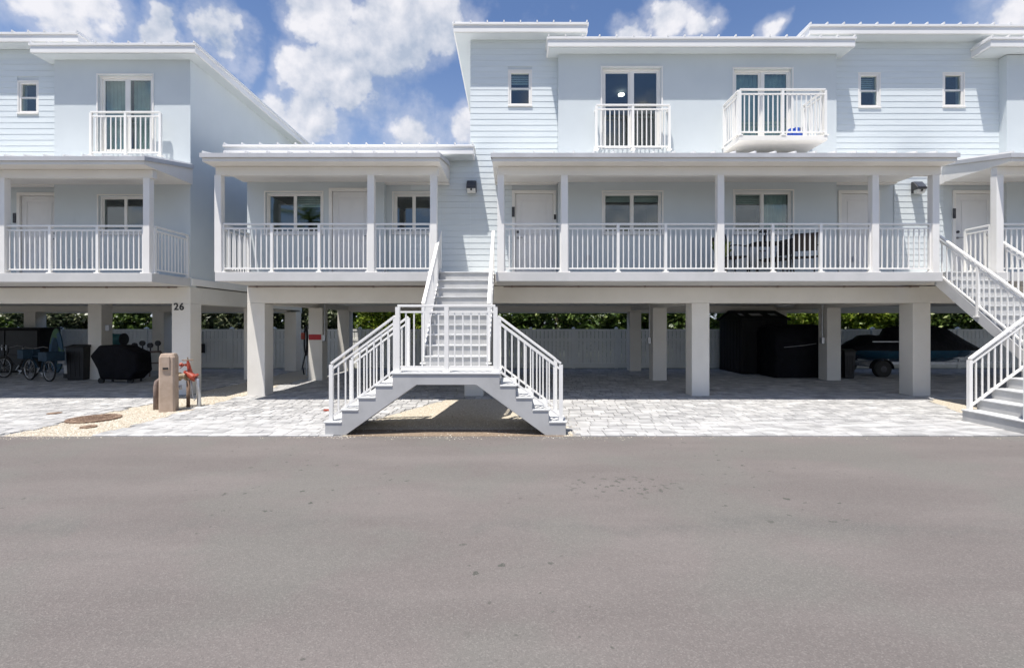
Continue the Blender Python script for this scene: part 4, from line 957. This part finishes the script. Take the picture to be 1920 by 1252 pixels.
# manhole and small covers
t = thing('manhole_cover', 'round rusty manhole cover set in the gravel strip', 'manhole cover', (PX(164, 8.78), 8.78, 0))
mx_ = t.location.x + .12; t.location.x = mx_
m = MB(); m.tube([(mx_, 8.78, .0), (mx_, 8.78, .022)], .33, 40); m.build('cover_plate', RUST, t)
m = MB(); pts = [(mx_ + .37 * math.cos(a), 8.78 + .37 * math.sin(a), .012) for a in [2 * math.pi * k / 40 for k in range(41)]]
for p0_, p1_ in zip(pts[:-1], pts[1:]): m.bar(p0_, p1_, .06, .03)
m.build('rim', RUST, t)
m = MB()
for i in range(-5, 6):
    for j in range(-5, 6):
        if math.hypot(i, j) < 5.2: m.box(mx_ + i * .055 - .014, mx_ + i * .055 + .014, 8.78 + j * .055 - .014, 8.78 + j * .055 + .014, .0225, .028)
o = m.build('stud', RUST, t); o['kind'] = 'stuff'
for (qx, qy, lab) in ((102, 776, 'small rust-coloured valve cover set in the driveway, left of the manhole cover'), (166, 801, 'small rust-coloured valve cover on the gravel in front of the manhole cover')):
    d_ = 1587 / (qy - 605); xx = PX(qx, d_)
    m = MB(); m.tube([(xx, d_, .0), (xx, d_, .023)], .115, 20); m.tube([(xx, d_, .023), (xx, d_, .03)], .03, 8); o = m.build('valve_cover', RUST); tag(o, lab, 'valve cover', 'small valve covers')
d_ = 1587 / (772 - 605); o = box('brick_chip', PX(606, d_), PX(617, d_), d_, d_ + .07, .012, .045, REDV, None, .008); tag(o, 'small red brick chip on the driveway beside the left flight of stairs', 'brick')

# ------------------------------------------------------------------ things under the large house
t = thing('garden_shed', 'black plastic garden shed with small roof skylights at the back of the carport', 'shed', (8.5, 17.2, 0))
X0, X1, Ya, Yb = 7.75, 9.30, 16.35, 18.1; ze, zr = 1.86, 2.13
m = MB(); m.box(X0, X1, Ya, Yb, 0, ze); m.prism([(Ya, ze), (Yb, ze), ((Ya + Yb) / 2, zr - .02)], 'x', X0, X1); m.build('wall', SHEDM, t, bevel=.01)
m = MB(); ym = (Ya + Yb) / 2
m.prism([(Ya - .1, ze - .03), (ym, zr), (Yb + .1, ze - .03), (Yb + .1, ze + .02), (ym, zr + .05), (Ya - .1, ze + .02)], 'x', X0 - .06, X1 + .06); rf = m.build('roof', SHEDM, t)
for a, b in ((.08, .22), (.45, .85), (1.12, 1.36)):
    u0, u1 = .35, .62; f = lambda u: (Ya - .1 + (ym - Ya + .1) * u, ze + .022 + (zr - ze + .03) * u)
    (ya_, za_), (yb_, zb_) = f(u0), f(u1); m = MB(); m.add([(X0 + a, ya_, za_ + .006), (X0 + b, ya_, za_ + .006), (X0 + b, yb_, zb_ + .006), (X0 + a, yb_, zb_ + .006)], [(0, 1, 2, 3)]); m.build('skylight', SKYL, rf, recalc=False)
for a in (X0 + .1, X0 + .79): box('shed_door', a, a + .67, Ya - .03, Ya - .002, .06, 1.78, SHEDM, t, .01)
for k in range(7): box('wall_rib', X0 - .014, X0 - .001, Ya + .12 + k * .24, Ya + .17 + k * .24, .05, ze - .05, SHEDM, t)
m = MB(); m.box(X0 + .74, X0 + .76, Ya - .06, Ya - .031, .8, .95); m.build('handle', STEEL, t)
# covered cart
t = thing('covered_cart', 'bulky low vehicle under a black fitted cover, beside the garden shed', 'covered cart', (9.0, 15.7, 0))
secs = [(8.26, .66, 1.42), (8.30, .76, 1.60), (8.5, .79, 1.68), (9.2, .80, 1.70), (9.75, .8, 1.72), (9.98, .76, 1.60), (10.05, .6, 1.2)]
vs = []; fs = []
for k, (xx, hw_, zt_) in enumerate(secs):
    yc = 15.95
    for (u, v) in ((-1, .02), (-1.02, .55), (-.96, .85), (-.78, .97), (0, 1.0), (.78, .97), (.96, .85), (1.02, .55), (1, .02)): vs.append((xx, yc + u * hw_, v * zt_ + random.uniform(-.012, .012)))
for k in range(len(secs) - 1):
    for j in range(8): fs.append((k * 9 + j, k * 9 + j + 1, (k + 1) * 9 + j + 1, (k + 1) * 9 + j))
fs += [tuple(range(9)), tuple(reversed(range((len(secs) - 1) * 9, len(secs) * 9)))]
m = MB(); m.add(vs, fs); m.build('cover', COVER, t, smooth=True)
m = MB(); m.tube([(8.5, 15.13, .98), (9.1, 15.12, 1.04), (9.5, 15.12, 1.10)], .010, 6); m.build('strap', STEEL, t)
bin_(PX(1576, 15.2), PX(1576, 15.2) + .34, 15.0, 15.4, .84, 'narrow black bin between the right-hand column and the jet ski')
# jet ski on trailer
jy = 16.3
def jx(x): return PX(x, jy)
def jz_(y): return PZ(y, jy)
t = thing('jet_ski', 'blue jet ski under a black cover on a trailer in the right-hand carport', 'jet ski', (jx(1700), jy, 0))
top = [(1578, 648), (1590, 640), (1604, 634), (1612, 628), (1630, 627), (1645, 629), (1656, 626), (1662, 614), (1690, 611), (1745, 611), (1768, 614), (1785, 625), (1805, 637), (1828, 649)]
vs = []; fs = []; n_ = len(top)
for k, (xx, yy) in enumerate(top):
    e = math.sin(math.pi * min(1, max(.06, (k + .6) / (n_ + .2)))) ** .45; hw_ = .58 * e; zt_ = jz_(yy); zb_ = jz_(656)
    if zt_ < zb_ + .05: zt_ = zb_ + .05
    for (u, v) in ((-1, 0), (-1.0, .35), (-.55, .68), (-.3, .95), (0, 1), (.3, .95), (.55, .68), (1.0, .35), (1, 0)): vs.append((jx(xx), jy + u * hw_, zb_ + (zt_ - zb_) * v))
for k in range(n_ - 1):
    for j in range(8): fs.append((k * 9 + j, k * 9 + j + 1, (k + 1) * 9 + j + 1, (k + 1) * 9 + j))
fs += [tuple(range(9)), tuple(reversed(range((n_ - 1) * 9, n_ * 9)))]
m = MB(); m.add(vs, fs); o = m.build('cover', COVER, t, smooth=True)
vs = []; fs = []
hull = [(1590, .30, 660), (1605, .50, 672), (1640, .56, 677), (1700, .58, 679), (1760, .56, 678), (1795, .42, 672), (1822, .12, 660)]
for (xx, hw_, yb_) in hull:
    zt_ = jz_(655.5); zb_ = jz_(yb_)
    for (u, v) in ((-1, 1), (-.96, .5), (-.5, .12), (0, 0), (.5, .12), (.96, .5), (1, 1)): vs.append((jx(xx), jy + u * hw_, zb_ + (zt_ - zb_) * v))
for k in range(len(hull) - 1):
    for j in range(6): fs.append((k * 7 + j, k * 7 + j + 1, (k + 1) * 7 + j + 1, (k + 1) * 7 + j))
fs += [tuple(range(7)), tuple(reversed(range((len(hull) - 1) * 7, len(hull) * 7)))]
m = MB(); m.add(vs, fs); m.build('hull', BLUEH, t, smooth=True)
m = MB(); m.box(jx(1612), jx(1672), jy - .592, jy - .575, jz_(640), jz_(638.5)); m.build('cover_piping', STEEL, t)
tr_ = thing('boat_trailer', 'galvanised single-axle trailer carrying the covered jet ski', 'trailer', (jx(1700), jy, 0))
m = MB()
for sy in (-.35, .35):
    m.bar((jx(1600), jy + sy, .42), (jx(1835), jy + sy, .42), .05, .08)
    m.bar((jx(1640), jy + sy, .60), (jx(1790), jy + sy, .60), .09, .04)
    for xx in (1650, 1780): m.bar((jx(xx), jy + sy, .44), (jx(xx), jy + sy, .58), .04)
for xx in (1602, 1626, 1700, 1780, 1834): m.bar((jx(xx), jy - .36, .42), (jx(xx), jy + .36, .42), .05)
m.bar((jx(1834), jy, .42), (jx(1900), jy, .42), .06, .07); m.bar((jx(1815), jy, .44), (jx(1832), jy, .95), .05); m.bar((jx(1626), jy - .75, .3), (jx(1626), jy + .75, .3), .05)
m.build('frame', STEEL, tr_)
for sy in (-.78, .78):
    wx_ = jx(1620); m = MB(); m.tube([(wx_, jy + sy - .09, .27), (wx_, jy + sy - .07, .27), (wx_, jy + sy + .07, .27), (wx_, jy + sy + .09, .27)], [.23, .27, .27, .23], 24); w_ = m.build('wheel', TYRE, tr_)
    m = MB(); m.tube([(wx_, jy + sy - .095, .27), (wx_, jy + sy + .095, .27)], .10, 16); m.build('rim', BRONZE, w_)
    f = MB(); fp = [(wx_ + .32 * math.cos(a), jy + sy, .27 + .32 * math.sin(a)) for a in [math.pi * (.0 + k / 12) for k in range(13)]]
    for p0_, p1_ in zip(fp[:-1], fp[1:]): f.bar(p0_, p1_, .22, .012)
    f.build('mudguard', BLACKP, tr_)

# ------------------------------------------------------------------ porch furniture
def chair(loc, rot, label):
    t = thing('patio_chair', label, 'chair', (0, 0, 0), 'brown sling patio chairs on the long porch')
    m = MB()
    for s in (-.27, .27):
        m.tube([(.26, s, 0), (.24, s, .42), (.20, s, .62), (-.05, s, .64), (-.26, s, .62)], .014, 8)
        m.tube([(-.30, s, 0), (-.22, s, .42), (-.335, s, .87)], .014, 8); m.tube([(.24, s, .40), (-.22, s, .38)], .014, 8)
    for a in ((.24, .40), (-.22, .38), (-.335, .865)): m.tube([(a[0], -.27, a[1]), (a[0], .27, a[1])], .013, 8)
    m.build('frame', BLACKP, t, smooth=True)
    m = MB(); m.add([(.25, -.25, .41), (.25, .25, .41), (.02, .25, .375), (.02, -.25, .375), (-.22, .25, .39), (-.22, -.25, .39)], [(0, 1, 2, 3), (3, 2, 4, 5)]); o = m.build('seat', SLING, t, recalc=False); o.modifiers.new('s', 'SOLIDIFY').thickness = .012
    m = MB(); m.add([(-.245, -.235, .50), (-.245, .235, .50), (-.29, .235, .70), (-.29, -.235, .70), (-.33, .235, .86), (-.33, -.235, .86)], [(0, 1, 2, 3), (3, 2, 4, 5)]); o = m.build('backrest', SLING, t, recalc=False); o.modifiers.new('s', 'SOLIDIFY').thickness = .012
    t.location = loc; t.rotation_euler = (0, 0, rot); return t
dpx = lambda x, d=10.95: PX(x, d)
chair((dpx(1372), 10.95, FL), R(8), 'brown sling patio chair left of the small table, behind the potted plant')
chair((dpx(1500), 10.85, FL), R(68), 'brown sling patio chair right of the table, its back to the railing')
chair((dpx(1466), 11.25, FL), R(200), 'brown sling patio chair behind the table, nearest the wall')
tx_ = dpx(1432)
t = thing('patio_table', 'small black patio table between the sling chairs', 'table', (tx_, 10.9, FL))
m = MB(); m.box(tx_ - .33, tx_ + .33, 10.6, 11.2, FL + .68, FL + .71); m.build('table_top', BLACKP, t, bevel=.008)
for a in (-.28, .28):
    for b in (-.24, .24): m = MB(); m.tube([(tx_ + a, 10.9 + b, FL), (tx_ + a * .9, 10.9 + b * .9, FL + .68)], .018, 8); m.build('leg', BLACKP, t)
t = thing('lantern', 'tall black lantern standing on the patio table', 'lantern', (tx_ - .05, 10.85, FL + .71)); lz = FL + .711
m = MB(); lx = tx_ - .05
m.box(lx - .085, lx + .085, 10.765, 10.935, lz, lz + .03)
for a in (-.075, .075):
    for b in (-.075, .075): m.bar((lx + a, 10.85 + b, lz + .03), (lx + a, 10.85 + b, lz + .24), .014)
m.box(lx - .085, lx + .085, 10.765, 10.935, lz + .24, lz + .255); m.build('frame', BLACKP, t)
m = MB(); m.tube([(lx, 10.85, lz + .03), (lx, 10.85, lz + .17)], .04, 12); m.build('candle', BLACKP, t)
m = MB(); m.add([(lx - .09, 10.76, lz + .256), (lx + .09, 10.76, lz + .256), (lx + .09, 10.94, lz + .256), (lx - .09, 10.94, lz + .256), (lx, 10.85, lz + .34)], [(0, 1, 4), (1, 2, 4), (2, 3, 4), (3, 0, 4), (3, 2, 1, 0)]); m.build('cap', BLACKP, t)
t = thing('potted_plant', 'leafy potted plant behind the porch railing at the left end of the furniture', 'potted plant', (dpx(1352, 10.7), 10.7, FL)); qx = t.location.x
m = MB(); m.tube([(qx, 10.7, FL), (qx, 10.7, FL + .26), (qx, 10.7, FL + .28)], [.11, .15, .16], 18); m.build('pot', BLACKP, t)
m = MB(); rg = random.Random(2)
for k in range(26):
    a = rg.uniform(0, 6.28); r1 = rg.uniform(.1, .24); z1 = rg.uniform(.32, .62); w_ = .03
    b0 = Vector((qx, 10.7, FL + .27)); b1 = b0 + Vector((r1 * .5 * math.cos(a), r1 * .5 * math.sin(a), z1 * .7)); b2 = b0 + Vector((r1 * math.cos(a), r1 * math.sin(a), z1 * .78)); sd = Vector((-math.sin(a), math.cos(a), 0)) * w_
    m.add([b0, b1 - sd, b2, b1 + sd], [(0, 1, 2), (0, 2, 3)])
m.build('leaf', LF_POT, t, recalc=False)
# blue toy box on the projecting balcony
cx = PX(1491, 10.85)
t = thing('toy_truck', 'bright blue plastic toy box on the floor of the projecting balcony', 'toy', (cx, 10.85, bz)); t.name = 'toy_box'
m = MB(); m.box(cx - .13, cx + .13, 10.78, 10.95, bz + .03, bz + .15); m.box(cx - .14, cx - .06, 10.8, 10.93, bz + .15, bz + .215); m.box(cx - .03, cx + .07, 10.8, 10.93, bz + .15, bz + .235); m.build('body', BLUEP, t, bevel=.008)
m = MB(); m.box(cx + .09, cx + .14, 10.8, 10.93, bz + .151, bz + .24); m.build('handle', STEEL, t, bevel=.005)

# ------------------------------------------------------------------ palm across the road (reflected in the porch windows)
def palm(px_, py_, h_, label, seed):
    rg = random.Random(seed); t = thing('palm_tree', label, 'palm tree', (px_, py_, 0))
    m = MB(); m.tube([(px_, py_, 0), (px_ + .1, py_, h_ * .3), (px_ + .25, py_, h_ * .65), (px_ + .3, py_, h_)], [.22, .17, .14, .12], 12); m.build('trunk', BARK, t, smooth=True)
    m = MB(); c0 = Vector((px_ + .3, py_, h_))
    for k in range(22):
        a = k * 2.4 + rg.uniform(-.2, .2); el = rg.uniform(-.3, 1.2); L = rg.uniform(1.9, 2.5); prev = c0; d0 = Vector((math.cos(a) * math.cos(el), math.sin(a) * math.cos(el), math.sin(el)))
        for j in range(10):
            d0 = (d0 + Vector((0, 0, -.13))).normalized(); nx = prev + d0 * L / 10; sd = d0.cross(Vector((0, 0, 1))).normalized(); fl_ = .55 * math.sin(math.pi * (j + 1.2) / 11.5)
            for s in (-1, 1):
                for u in (0, .5):
                    b0 = prev.lerp(nx, u); tip = b0 + sd * s * fl_ + d0 * .25 - Vector((0, 0, fl_ * .5)); m.add([b0, b0 + d0 * .07, tip], [(0, 1, 2)])
            prev = nx
    m.build('frond', LF_PALM, t, recalc=False)
palm(-12.2, -5.5, 7.7, 'palm tree across the road, seen only reflected in the porch window', 5)
palm(8.0, -9.5, 6.8, 'taller palm tree across the road from the large house', 6)
